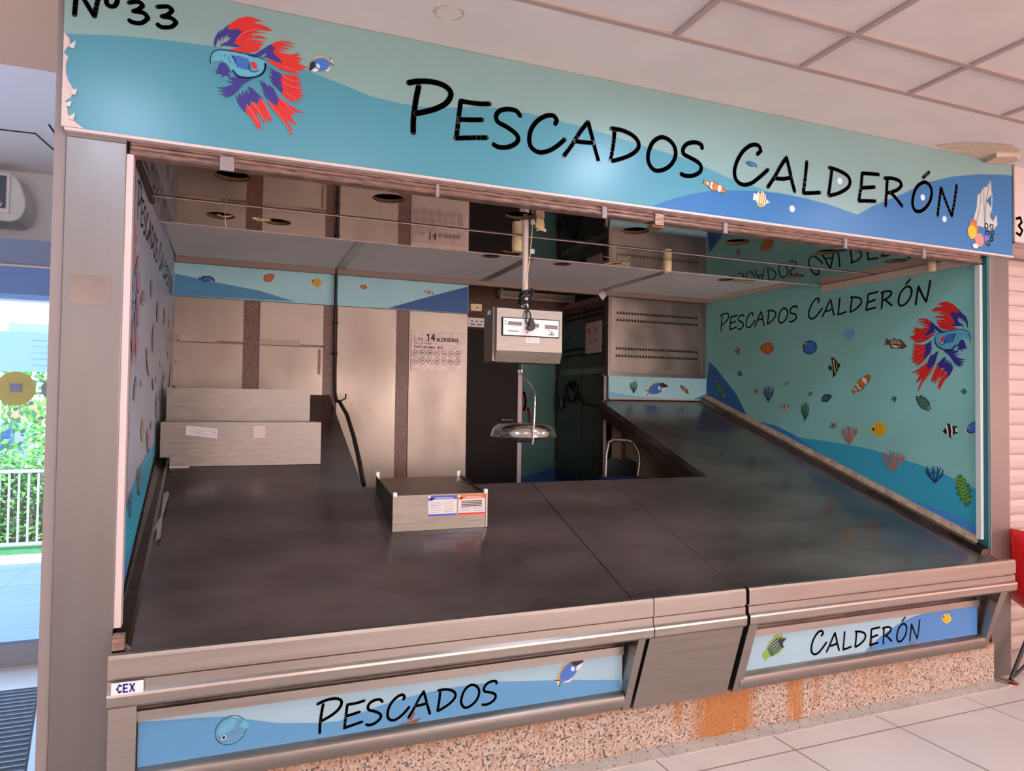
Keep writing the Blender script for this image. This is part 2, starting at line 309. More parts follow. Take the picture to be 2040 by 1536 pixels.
ART = {
'SIGN_TEXT': [[0.0218,[[0.6197,2.6228],[0.6105,2.575],[0.6018,2.5012],[0.6014,2.4453]]],[0.0218,[[0.5817,2.6303],[0.6147,2.6417],[0.6682,2.6503],[0.7159,2.6457],[0.7423,2.6284],[0.744,2.6052],[0.7239,2.5749],[0.6834,2.5479],[0.6366,2.5281],[0.6114,2.5192]]],[0.0195,[[0.9026,2.6058],[0.8491,2.5979],[0.7858,2.5971],[0.7796,2.5441],[0.7706,2.4552]]],[0.0195,[[0.7672,2.4493],[0.8229,2.4593],[0.8924,2.4707]]],[0.0195,[[0.7799,2.5239],[0.8289,2.5306],[0.8728,2.5379]]],[0.0195,[[1.0327,2.5809],[1.0162,2.5976],[0.9792,2.5983],[0.9464,2.5858],[0.9307,2.5625],[0.9398,2.5399],[0.9728,2.528],[1.0099,2.5097],[1.0265,2.488],[1.0142,2.4652],[0.9813,2.4464],[0.9448,2.441],[0.9229,2.448]]],[0.0195,[[1.1874,2.5732],[1.195,2.5887],[1.1792,2.6053],[1.1446,2.5981],[1.1067,2.5707],[1.0807,2.5314],[1.0737,2.4882],[1.0854,2.4585],[1.1197,2.446],[1.1617,2.4593],[1.2001,2.4863],[1.231,2.5159]]],[0.0195,[[1.2279,2.4476],[1.2628,2.4957],[1.3018,2.5593],[1.3375,2.6049],[1.3543,2.5531],[1.3711,2.4975],[1.3879,2.449]]],[0.0195,[[1.28,2.5163],[1.3183,2.5171],[1.3627,2.5217]]],[0.0195,[[1.4633,2.5848],[1.4572,2.525],[1.4454,2.4608]]],[0.0195,[[1.4482,2.5957],[1.4984,2.5963],[1.5493,2.5835],[1.5794,2.5583],[1.5771,2.5281],[1.5416,2.4968],[1.4911,2.4725],[1.4496,2.4578]]],[0.0195,[[1.6967,2.5975],[1.7367,2.5899],[1.7637,2.5635],[1.7685,2.526],[1.7464,2.4847],[1.7066,2.4564],[1.6671,2.4472],[1.6408,2.4624],[1.6275,2.4943],[1.6358,2.5368],[1.6573,2.574],[1.6967,2.5975]]],[0.0195,[[1.908,2.5812],[1.9033,2.5961],[1.8709,2.6012],[1.8297,2.5888],[1.8071,2.5623],[1.8118,2.54],[1.8438,2.5292],[1.8853,2.5158],[1.9039,2.4952],[1.8948,2.4706],[1.8581,2.4502],[1.8216,2.4453],[1.7989,2.4499]]]],
'SIGN_TEXT2': [[0.0195,[[2.2165,2.599],[2.2364,2.6181],[2.2213,2.6401],[2.1815,2.6357],[2.1372,2.6034],[2.1032,2.5546],[2.0869,2.5047],[2.0939,2.466],[2.1281,2.4466],[2.1772,2.457],[2.2268,2.4916],[2.277,2.5348]]],[0.0195,[[2.2773,2.4538],[2.3178,2.5078],[2.3588,2.5706],[2.3877,2.6075],[2.4055,2.5525],[2.4213,2.497],[2.4371,2.4537]]],[0.0195,[[2.323,2.5004],[2.3692,2.5041],[2.416,2.5169]]],[0.0195,[[2.511,2.6045],[2.5036,2.541],[2.4899,2.452],[2.5379,2.458],[2.5919,2.4673]]],[0.0195,[[2.6686,2.5886],[2.6576,2.5194],[2.6466,2.4631]]],[0.0195,[[2.6521,2.5965],[2.7131,2.5905],[2.7692,2.5725],[2.7862,2.5447],[2.7692,2.5126],[2.713,2.4799],[2.6521,2.4596]]],[0.0195,[[2.9774,2.6065],[2.9186,2.603],[2.8664,2.5985],[2.8582,2.5282],[2.8431,2.4573],[2.8951,2.4636],[2.9535,2.4689]]],[0.0195,[[2.8582,2.5239],[2.9068,2.5319],[2.9478,2.5397]]],[0.0195,[[3.0368,2.5864],[3.0306,2.5239],[3.0244,2.4528]]],[0.0195,[[3.0189,2.5928],[3.0729,2.6],[3.1214,2.5931],[3.1359,2.5727],[3.109,2.5471],[3.0606,2.5277],[3.0306,2.5195]]],[0.0195,[[3.0606,2.5259],[3.0967,2.5012],[3.1392,2.4664]]],[0.0195,[[3.2951,2.6095],[3.3331,2.6027],[3.352,2.5733],[3.3454,2.527],[3.3134,2.4824],[3.2691,2.4547],[3.2316,2.4548],[3.2131,2.484],[3.2195,2.5296],[3.2447,2.5777],[3.2951,2.6095]]],[0.0195,[[3.2927,2.6337],[3.3334,2.6664]]],[0.0195,[[3.3962,2.4465],[3.4096,2.5257],[3.4229,2.596],[3.4615,2.5227],[3.503,2.4557],[3.5247,2.5395],[3.5412,2.625]]]],
'SIGN_NO': [[0.0215,[[-0.4977,2.6498],[-0.4952,2.6979],[-0.4938,2.7373],[-0.4655,2.6934],[-0.4429,2.6563],[-0.4347,2.7118],[-0.4284,2.7528]]],[0.0215,[[-0.3964,2.7388],[-0.3829,2.7322],[-0.3802,2.7197],[-0.3857,2.7048],[-0.3954,2.6992],[-0.4067,2.7023],[-0.4109,2.7144],[-0.4074,2.7294],[-0.3964,2.7388]]],[0.0215,[[-0.3466,2.7234],[-0.3193,2.7325],[-0.3064,2.7228],[-0.3186,2.7068],[-0.3335,2.6977],[-0.3033,2.6987],[-0.2903,2.6842],[-0.3076,2.6649],[-0.3326,2.6606],[-0.3436,2.6651]]],[0.0215,[[-0.2633,2.7279],[-0.2327,2.736],[-0.2195,2.7261],[-0.232,2.7087],[-0.2498,2.699],[-0.2214,2.6994],[-0.2066,2.688],[-0.2208,2.6703],[-0.249,2.6631],[-0.2609,2.6692]]]],
'RIGHT_TEXT': [[0.013,[[4.7039,2.1837],[4.7102,2.15],[4.7165,2.0978],[4.7175,2.0584]]],[0.013,[[4.7275,2.189],[4.7067,2.197],[4.6732,2.2031],[4.6434,2.1999],[4.6271,2.1877],[4.6263,2.1713],[4.6393,2.1499],[4.6649,2.1309],[4.6944,2.1168],[4.7103,2.1106]]],[0.013,[[4.5271,2.1718],[4.5607,2.1662],[4.6003,2.1656],[4.6048,2.1282],[4.6115,2.0654]]],[0.013,[[4.6137,2.0612],[4.5788,2.0683],[4.5352,2.0764]]],[0.013,[[4.6049,2.1139],[4.5742,2.1187],[4.5466,2.1238]]],[0.013,[[4.4461,2.1542],[4.4563,2.166],[4.4794,2.1664],[4.5,2.1576],[4.5101,2.1412],[4.5047,2.1252],[4.4842,2.1169],[4.4612,2.1039],[4.4511,2.0886],[4.4591,2.0725],[4.4799,2.0593],[4.5028,2.0554],[4.5164,2.0603]]],[0.013,[[4.3495,2.1488],[4.3446,2.1597],[4.3542,2.1714],[4.3759,2.1664],[4.4,2.147],[4.4167,2.1192],[4.4216,2.0888],[4.4147,2.0678],[4.3934,2.059],[4.367,2.0684],[4.3426,2.0874],[4.3229,2.1084]]],[0.013,[[4.3257,2.0602],[4.3033,2.0941],[4.2781,2.139],[4.2552,2.1711],[4.2454,2.1346],[4.2355,2.0954],[4.2256,2.0611]]],[0.013,[[4.2923,2.1086],[4.2683,2.1092],[4.2405,2.1124]]],[0.013,[[4.1768,2.157],[4.1814,2.1148],[4.1895,2.0695]]],[0.013,[[4.1861,2.1647],[4.1548,2.1651],[4.1231,2.1561],[4.1045,2.1383],[4.1063,2.117],[4.129,2.0949],[4.1608,2.0778],[4.187,2.0673]]],[0.013,[[4.0307,2.166],[4.0058,2.1607],[3.9892,2.142],[3.9867,2.1155],[4.001,2.0864],[4.0263,2.0664],[4.0511,2.0599],[4.0674,2.0706],[4.0753,2.0931],[4.0696,2.1232],[4.0557,2.1494],[4.0307,2.166]]],[0.013,[[3.8988,2.1545],[3.9016,2.165],[3.9218,2.1687],[3.9477,2.1599],[3.9621,2.1412],[3.9595,2.1254],[3.9396,2.1178],[3.9138,2.1084],[3.9024,2.0938],[3.9084,2.0765],[3.9316,2.0621],[3.9545,2.0586],[3.9687,2.0619]]],[0.013,[[3.7057,2.1671],[3.693,2.1806],[3.7022,2.1961],[3.7272,2.193],[3.7552,2.1702],[3.7771,2.1358],[3.7879,2.1006],[3.784,2.0732],[3.7629,2.0596],[3.732,2.0669],[3.7006,2.0914],[3.6686,2.1218]]],[0.013,[[3.6695,2.0647],[3.6435,2.1028],[3.6171,2.1471],[3.5986,2.1732],[3.5881,2.1343],[3.5789,2.0951],[3.5696,2.0646]]],[0.013,[[3.6403,2.0975],[3.6114,2.1002],[3.582,2.1092]]],[0.013,[[3.5215,2.171],[3.5269,2.1262],[3.5366,2.0634],[3.5065,2.0677],[3.4726,2.0742]]],[0.013,[[3.4231,2.1599],[3.4309,2.111],[3.4385,2.0713]]],[0.013,[[3.4334,2.1654],[3.3953,2.1612],[3.3604,2.1485],[3.3502,2.1289],[3.3612,2.1062],[3.3967,2.0831],[3.4351,2.0688]]],[0.013,[[3.2299,2.1726],[3.2666,2.17],[3.2994,2.1669],[3.3053,2.1173],[3.3156,2.0672],[3.2831,2.0717],[3.2465,2.0754]]],[0.013,[[3.3054,2.1142],[3.2749,2.1199],[3.2492,2.1254]]],[0.013,[[3.193,2.1583],[3.1976,2.1143],[3.2023,2.0641]]],[0.013,[[3.2041,2.1629],[3.1702,2.1679],[3.14,2.1631],[3.1312,2.1487],[3.1483,2.1306],[3.1788,2.1169],[3.1976,2.1112]]],[0.013,[[3.1788,2.1157],[3.1565,2.0982],[3.1304,2.0737]]],[0.013,[[3.0312,2.1747],[3.0075,2.1699],[2.996,2.1492],[3.0007,2.1165],[3.0213,2.085],[3.0493,2.0654],[3.0728,2.0655],[3.084,2.0861],[3.0794,2.1183],[3.0631,2.1523],[3.0312,2.1747]]],[0.013,[[3.0324,2.1918],[3.0065,2.2149]]],[0.013,[[2.97,2.0597],[2.9606,2.1156],[2.9514,2.1652],[2.9282,2.1135],[2.9031,2.0662],[2.8885,2.1254],[2.8771,2.1857]]]],
'LOW_PESC': [[0.01,[[0.3079,0.3896],[0.3031,0.364],[0.2984,0.3245],[0.2979,0.2946]]],[0.01,[[0.2892,0.3934],[0.3055,0.3997],[0.332,0.4046],[0.3556,0.4025],[0.3686,0.3934],[0.3693,0.381],[0.3592,0.3647],[0.339,0.35],[0.3158,0.3391],[0.3033,0.3342]]],[0.01,[[0.4478,0.3824],[0.4212,0.3778],[0.3899,0.3769],[0.3866,0.3486],[0.3816,0.301]]],[0.01,[[0.3799,0.2978],[0.4076,0.3035],[0.442,0.3101]]],[0.01,[[0.3866,0.3378],[0.4109,0.3417],[0.4326,0.3458]]],[0.01,[[0.512,0.3699],[0.5038,0.3787],[0.4856,0.3788],[0.4693,0.372],[0.4614,0.3594],[0.4658,0.3474],[0.482,0.3412],[0.5003,0.3317],[0.5084,0.3202],[0.5022,0.3079],[0.4858,0.2977],[0.4677,0.2945],[0.457,0.2981]]],[0.01,[[0.5884,0.3668],[0.5922,0.3751],[0.5845,0.3839],[0.5674,0.3798],[0.5485,0.3649],[0.5354,0.3437],[0.5317,0.3206],[0.5374,0.3048],[0.5543,0.2983],[0.5751,0.3057],[0.5942,0.3204],[0.6097,0.3364]]],[0.01,[[0.6078,0.2999],[0.6253,0.3258],[0.6449,0.3601],[0.6628,0.3847],[0.6708,0.3571],[0.6789,0.3275],[0.6869,0.3017]]],[0.01,[[0.6339,0.3369],[0.6529,0.3376],[0.6748,0.3404]]],[0.01,[[0.7249,0.3748],[0.7216,0.3427],[0.7154,0.3084]]],[0.01,[[0.7175,0.3805],[0.7423,0.3811],[0.7674,0.3746],[0.7822,0.3614],[0.7809,0.3452],[0.7632,0.3282],[0.7381,0.3149],[0.7175,0.3067]]],[0.01,[[0.8404,0.383],[0.8602,0.3793],[0.8734,0.3653],[0.8756,0.3453],[0.8644,0.3231],[0.8446,0.3077],[0.825,0.3025],[0.8121,0.3105],[0.8056,0.3274],[0.81,0.3502],[0.8208,0.3702],[0.8404,0.383]]],[0.01,[[0.9449,0.3757],[0.9426,0.3836],[0.9266,0.3862],[0.9062,0.3793],[0.8949,0.365],[0.8971,0.353],[0.9128,0.3475],[0.9333,0.3406],[0.9424,0.3297],[0.9377,0.3165],[0.9195,0.3054],[0.9014,0.3025],[0.8902,0.3048]]]],
'LOW_CALD': [[0.0099,[[2.5526,0.378],[2.5621,0.388],[2.5547,0.3997],[2.5355,0.3976],[2.5145,0.3807],[2.4984,0.355],[2.491,0.3286],[2.4946,0.308],[2.5112,0.2975],[2.5348,0.3028],[2.5584,0.3209],[2.5823,0.3436]]],[0.0099,[[2.583,0.3006],[2.6021,0.329],[2.6214,0.3621],[2.635,0.3816],[2.644,0.3523],[2.652,0.3227],[2.6599,0.2997]]],[0.0099,[[2.6046,0.325],[2.6269,0.3268],[2.6493,0.3333]]],[0.0099,[[2.6944,0.3793],[2.6913,0.3457],[2.6853,0.2985],[2.7084,0.3014],[2.7344,0.3061]]],[0.0099,[[2.7704,0.3701],[2.7656,0.3334],[2.7607,0.3036]]],[0.0099,[[2.7624,0.3744],[2.7918,0.3709],[2.819,0.361],[2.8274,0.3462],[2.8194,0.3292],[2.7926,0.3121],[2.7634,0.3017]]],[0.0099,[[2.919,0.378],[2.8907,0.3764],[2.8656,0.3743],[2.8621,0.3371],[2.8554,0.2995],[2.8804,0.3026],[2.9085,0.3051]]],[0.0099,[[2.8622,0.3348],[2.8855,0.3387],[2.9052,0.3427]]],[0.0099,[[2.9477,0.367],[2.9452,0.3339],[2.9427,0.2962]]],[0.0099,[[2.9391,0.3705],[2.965,0.374],[2.9884,0.3701],[2.9956,0.3592],[2.9828,0.3458],[2.9596,0.3357],[2.9452,0.3316]]],[0.0099,[[2.9596,0.3348],[2.9772,0.3215],[2.9979,0.3028]]],[0.0099,[[3.0719,0.378],[3.0903,0.3741],[3.0996,0.3584],[3.0967,0.3339],[3.0817,0.3104],[3.0605,0.2959],[3.0425,0.2962],[3.0334,0.3118],[3.0361,0.3359],[3.0479,0.3614],[3.0719,0.378]]],[0.0099,[[3.0706,0.3908],[3.09,0.408]]],[0.0099,[[3.1218,0.2909],[3.1277,0.3329],[3.1336,0.3701],[3.1527,0.331],[3.1731,0.2952],[3.183,0.3396],[3.1903,0.3849]]]],
'BETTA_S': [["lb",[[-0.0996,2.5703],[-0.0999,2.5828],[-0.0947,2.6058],[-0.085,2.6172],[-0.065,2.6228],[-0.0391,2.6249],[-0.0012,2.6245],[0.0372,2.6226],[0.0702,2.6163],[0.0779,2.6049],[0.071,2.5778],[0.0535,2.5552],[0.0241,2.5433],[-0.0052,2.541],[-0.0229,2.5472],[-0.0376,2.5571],[-0.0409,2.5754],[-0.0672,2.5892],[-0.0841,2.5796],[-0.0914,2.5845],[-0.0954,2.5711]]],["re",[[-0.0467,2.7089],[-0.0355,2.7256],[-0.0155,2.7427],[0.0078,2.7548],[0.0225,2.7575],[0.0373,2.7559],[0.0643,2.7505],[0.0435,2.746],[0.0348,2.7377],[0.0676,2.7377],[0.0828,2.7319],[0.095,2.7241],[0.074,2.7203],[0.0501,2.7184],[0.0383,2.7095],[0.0831,2.7142],[0.0562,2.7085],[0.0355,2.7025],[0.0209,2.693],[0.0564,2.6989],[0.0851,2.6919],[0.0567,2.6892],[0.0359,2.6849],[0.0213,2.6755],[0.0449,2.6804],[0.0718,2.6811],[0.051,2.6736],[0.0392,2.6679],[0.0689,2.6741],[0.0573,2.6604],[0.053,2.6483],[0.0399,2.6376],[0.0222,2.6315],[-0.0071,2.6281],[-0.0276,2.6288],[-0.0478,2.6278],[-0.0248,2.6373],[-0.0017,2.6468],[-0.0251,2.6483],[-0.0369,2.6586],[-0.0432,2.6795],[-0.0493,2.6941]]],["bl",[[-0.0875,2.6261],[-0.0907,2.6412],[-0.0887,2.6573],[-0.0806,2.6779],[-0.0681,2.6948],[-0.0734,2.6779],[-0.0609,2.6979],[-0.0412,2.7202],[-0.0494,2.7004],[-0.0436,2.6984],[-0.0292,2.7015],[-0.0176,2.7072],[-0.0028,2.7008],[-0.0198,2.6717],[-0.0281,2.6541],[-0.0017,2.6483],[-0.0191,2.6426],[-0.0366,2.6412],[-0.0539,2.6408],[-0.0626,2.6407],[-0.071,2.631],[-0.0684,2.6426],[-0.0485,2.6562],[-0.0344,2.675],[-0.0488,2.6688],[-0.0433,2.6827],[-0.0574,2.6702],[-0.0628,2.6532],[-0.0605,2.6759],[-0.0688,2.6615],[-0.0714,2.6499],[-0.0746,2.6634],[-0.08,2.6497],[-0.084,2.6363]]],["re",[[0.09,2.6736],[0.1109,2.6892],[0.1321,2.6959],[0.1535,2.698],[0.1722,2.6914],[0.1475,2.6909],[0.1232,2.6852],[0.1538,2.685],[0.1724,2.6806],[0.1447,2.6799],[0.1264,2.6745],[0.1603,2.6684],[0.1327,2.6677],[0.1114,2.6633],[0.1481,2.661],[0.1056,2.6524],[0.133,2.6514],[0.1606,2.6521],[0.1882,2.6658],[0.1791,2.6558],[0.193,2.6602],[0.1761,2.6486],[0.1886,2.6478],[0.1996,2.6424],[0.1764,2.6372],[0.1951,2.6311],[0.1797,2.6264],[0.2047,2.6214],[0.2173,2.6156],[0.1924,2.6108],[0.205,2.605],[0.1833,2.6025],[0.1927,2.5945],[0.1712,2.5888],[0.1496,2.5879],[0.1281,2.592],[0.1067,2.6008],[0.0883,2.6102],[0.0732,2.6169],[0.0911,2.6204],[0.1094,2.6159],[0.1182,2.629],[0.0997,2.6448],[0.0933,2.6597]]],["bl",[[0.0135,2.6233],[0.04,2.6296],[0.0576,2.646],[0.0752,2.6608],[0.09,2.6752],[0.1053,2.6653],[0.0996,2.648],[0.1244,2.627],[0.1307,2.6152],[0.1093,2.6175],[0.0911,2.6236],[0.07,2.6259],[0.0787,2.6373],[0.0756,2.6416],[0.0639,2.6311],[0.0432,2.619],[0.0225,2.6197]]],["re",[[0.1269,2.5771],[0.156,2.5777],[0.1775,2.5802],[0.1929,2.5863],[0.1776,2.5753],[0.1962,2.5788],[0.1809,2.5677],[0.1964,2.5673],[0.181,2.5596],[0.1981,2.5594],[0.1781,2.5508],[0.2014,2.5535],[0.1845,2.5438],[0.2031,2.5423],[0.1846,2.5357],[0.2033,2.5325],[0.1879,2.5265],[0.2035,2.5227],[0.188,2.5199],[0.2146,2.5148],[0.1882,2.5118],[0.204,2.4998],[0.1791,2.502],[0.1948,2.4933],[0.1669,2.495],[0.1842,2.48],[0.1578,2.4885],[0.1392,2.4998],[0.1267,2.5138],[0.1324,2.5311],[0.126,2.5461]]],["bl",[[0.0856,2.5967],[0.1009,2.5867],[0.1192,2.5805],[0.1291,2.5759],[0.1273,2.5561],[0.1308,2.5373],[0.1363,2.522],[0.1298,2.5111],[0.1143,2.5245],[0.102,2.5352],[0.0895,2.5523],[0.1048,2.5422],[0.0863,2.5646],[0.1014,2.561],[0.0889,2.5812],[0.1011,2.5771]]],["re",[[0.0836,2.4787],[0.1034,2.4677],[0.1156,2.4633],[0.121,2.4934],[0.1364,2.4864],[0.1612,2.4712],[0.1862,2.4591],[0.2112,2.4519],[0.1801,2.4516],[0.1616,2.455],[0.1835,2.4391],[0.1587,2.4447],[0.1714,2.424],[0.1842,2.4033],[0.1593,2.4155],[0.1467,2.4297],[0.1532,2.4113],[0.1659,2.3906],[0.1709,2.3719],[0.1674,2.3648],[0.16,2.3799],[0.1473,2.4006],[0.1255,2.423],[0.1038,2.4452],[0.0914,2.4624]]],["bl",[[0.0568,2.543],[0.0719,2.5329],[0.0687,2.542],[0.081,2.5282],[0.0901,2.5234],[0.0869,2.5325],[0.1022,2.5223],[0.1148,2.4988],[0.1213,2.4805],[0.1156,2.4601],[0.1034,2.4677],[0.0851,2.4774],[0.0727,2.4977],[0.0662,2.519]]],["re",[[0.012,2.4216],[0.0145,2.4443],[0.0264,2.4384],[0.0318,2.4616],[0.0497,2.4552],[0.0581,2.4791],[0.0733,2.4689],[0.0826,2.4544],[0.092,2.4335],[0.099,2.4153],[0.0988,2.3992],[0.0894,2.4138],[0.0891,2.3992],[0.0804,2.4155],[0.0794,2.3928],[0.0685,2.4103],[0.0563,2.4243],[0.0443,2.4287],[0.0566,2.4083],[0.066,2.3875],[0.0679,2.367],[0.0601,2.3833],[0.056,2.3667],[0.0452,2.3873],[0.0299,2.4103]]],["bl",[[-0.0164,2.4786],[-0.0093,2.4608],[-0.007,2.4866],[0.0021,2.4724],[0.0021,2.4978],[0.0107,2.4803],[0.0132,2.503],[0.0254,2.4829],[0.0218,2.5141],[0.0367,2.5073],[0.0518,2.494],[0.067,2.4838],[0.0702,2.4716],[0.0551,2.4785],[0.0556,2.4594],[0.0406,2.4632],[0.0302,2.4646],[0.0292,2.4452],[0.0159,2.4461],[0.015,2.4205],[0.003,2.4312],[-0.0091,2.4482],[-0.0152,2.463]]],["bl",[[-0.078,2.5588],[-0.067,2.5798],[-0.0526,2.5795],[-0.0436,2.5654],[-0.0317,2.5518],[-0.0462,2.5523],[-0.0342,2.5355],[-0.0517,2.5386],[-0.0629,2.527],[-0.0603,2.5401],[-0.0861,2.5384],[-0.0748,2.5468],[-0.0877,2.549],[-0.075,2.5531]]],["mb",[[-0.0359,2.6097],[-0.0126,2.6127],[0.0168,2.609],[0.026,2.5948],[0.0295,2.5699],[0.0176,2.574],[0.0118,2.5681],[0.0028,2.5743],[-0.0029,2.57],[-0.0089,2.5753],[-0.0146,2.571],[-0.0208,2.5857],[-0.0269,2.5972]]],["bl",[[-0.057,2.5202],[-0.0368,2.5192],[-0.0165,2.5198],[-0.0457,2.5302],[-0.0111,2.5399],[0.0123,2.5459],[0.0302,2.5364],[0.0127,2.5252],[0.0012,2.5135],[-0.0101,2.4956],[-0.0243,2.4772],[-0.0385,2.4668],[-0.0557,2.4606],[-0.0444,2.472],[-0.0702,2.4659],[-0.0503,2.4789],[-0.0734,2.481],[-0.0448,2.4893],[-0.0816,2.4915],[-0.0536,2.4972],[-0.025,2.5119],[-0.0367,2.5161]]],["re",[[0.0288,2.5985],[0.0376,2.6028],[0.0452,2.5953],[0.0476,2.583],[0.0427,2.5762],[0.0352,2.5806],[0.0306,2.5877]]]],
'BETTA_SL': [["db",0.0029,[[-0.099,2.5698],[-0.1,2.5859],[-0.0947,2.6058],[-0.0835,2.6168],[-0.0651,2.6234],[-0.0391,2.6249],[-0.0012,2.6245],[0.0402,2.6232],[0.0702,2.6163]]],["db",0.0058,[[0.0741,2.6025],[0.0753,2.5883],[0.0652,2.5654],[0.0418,2.5491],[0.0124,2.5411],[-0.0111,2.5415],[-0.0289,2.5587]]],["li",0.0018,[[0.0307,2.5797],[0.0382,2.5763],[0.0476,2.5798],[0.0513,2.5901],[0.0466,2.5988],[0.0406,2.6034]]],["db",0.0022,[[0.0231,2.591],[0.0219,2.578],[0.028,2.568],[0.0414,2.5673],[0.0546,2.5763]]],["db",0.0022,[[-0.0901,2.5926],[-0.0895,2.5917]]],["db",0.0022,[[-0.0846,2.5984],[-0.084,2.5979]]],["db",0.0022,[[-0.0747,2.6051],[-0.0738,2.6043]]],["db",0.0022,[[-0.056,2.6056],[-0.0545,2.6012]]],["db",0.0022,[[-0.0443,2.6001],[-0.0428,2.594]]],["db",0.0022,[[-0.0383,2.5886],[-0.0367,2.5826]]],["db",0.0022,[[-0.0646,2.6024],[-0.064,2.6018]]],["db",0.0025,[[-0.0329,2.6087],[-0.024,2.5977],[-0.0208,2.5857]]],["db",0.0025,[[-0.026,2.5561],[-0.0111,2.543],[0.0124,2.5411]]],["re",0.0014,[[0.156,2.5777],[0.1898,2.5858]]],["pk",0.0014,[[-0.0299,2.4699],[-0.0293,2.4694]]],["pk",0.0014,[[-0.0197,2.6669],[0.0032,2.6925],[0.0265,2.7086],[0.05,2.7191]]],["pk",0.0014,[[0.0068,2.6644],[0.0212,2.677],[0.0388,2.6871]]],["pk",0.0014,[[0.1171,2.684],[0.1414,2.6896],[0.166,2.6908]]],["pk",0.0014,[[0.134,2.6028],[0.1617,2.5968],[0.1928,2.5929]]],["pk",0.0014,[[0.1316,2.5699],[0.1564,2.5582],[0.1842,2.5569]]],["pk",0.0014,[[0.1351,2.5478],[0.1599,2.5361],[0.1877,2.5346]]],["pk",0.0014,[[0.1388,2.516],[0.1606,2.5036],[0.1823,2.4977]]],["pk",0.0014,[[0.0348,2.459],[0.0531,2.4365],[0.0716,2.4076],[0.0793,2.3944]]],["pk",0.0014,[[0.0611,2.4796],[0.0796,2.4507],[0.0954,2.418]]],["pk",0.0014,[[0.0173,2.4496],[0.0386,2.4181],[0.0601,2.3833]]],["pk",0.0014,[[0.1272,2.488],[0.1522,2.4631],[0.1772,2.4413]]],["pk",0.0014,[[0.0851,2.4774],[0.1069,2.4457],[0.1379,2.412],[0.1632,2.3739]]]],
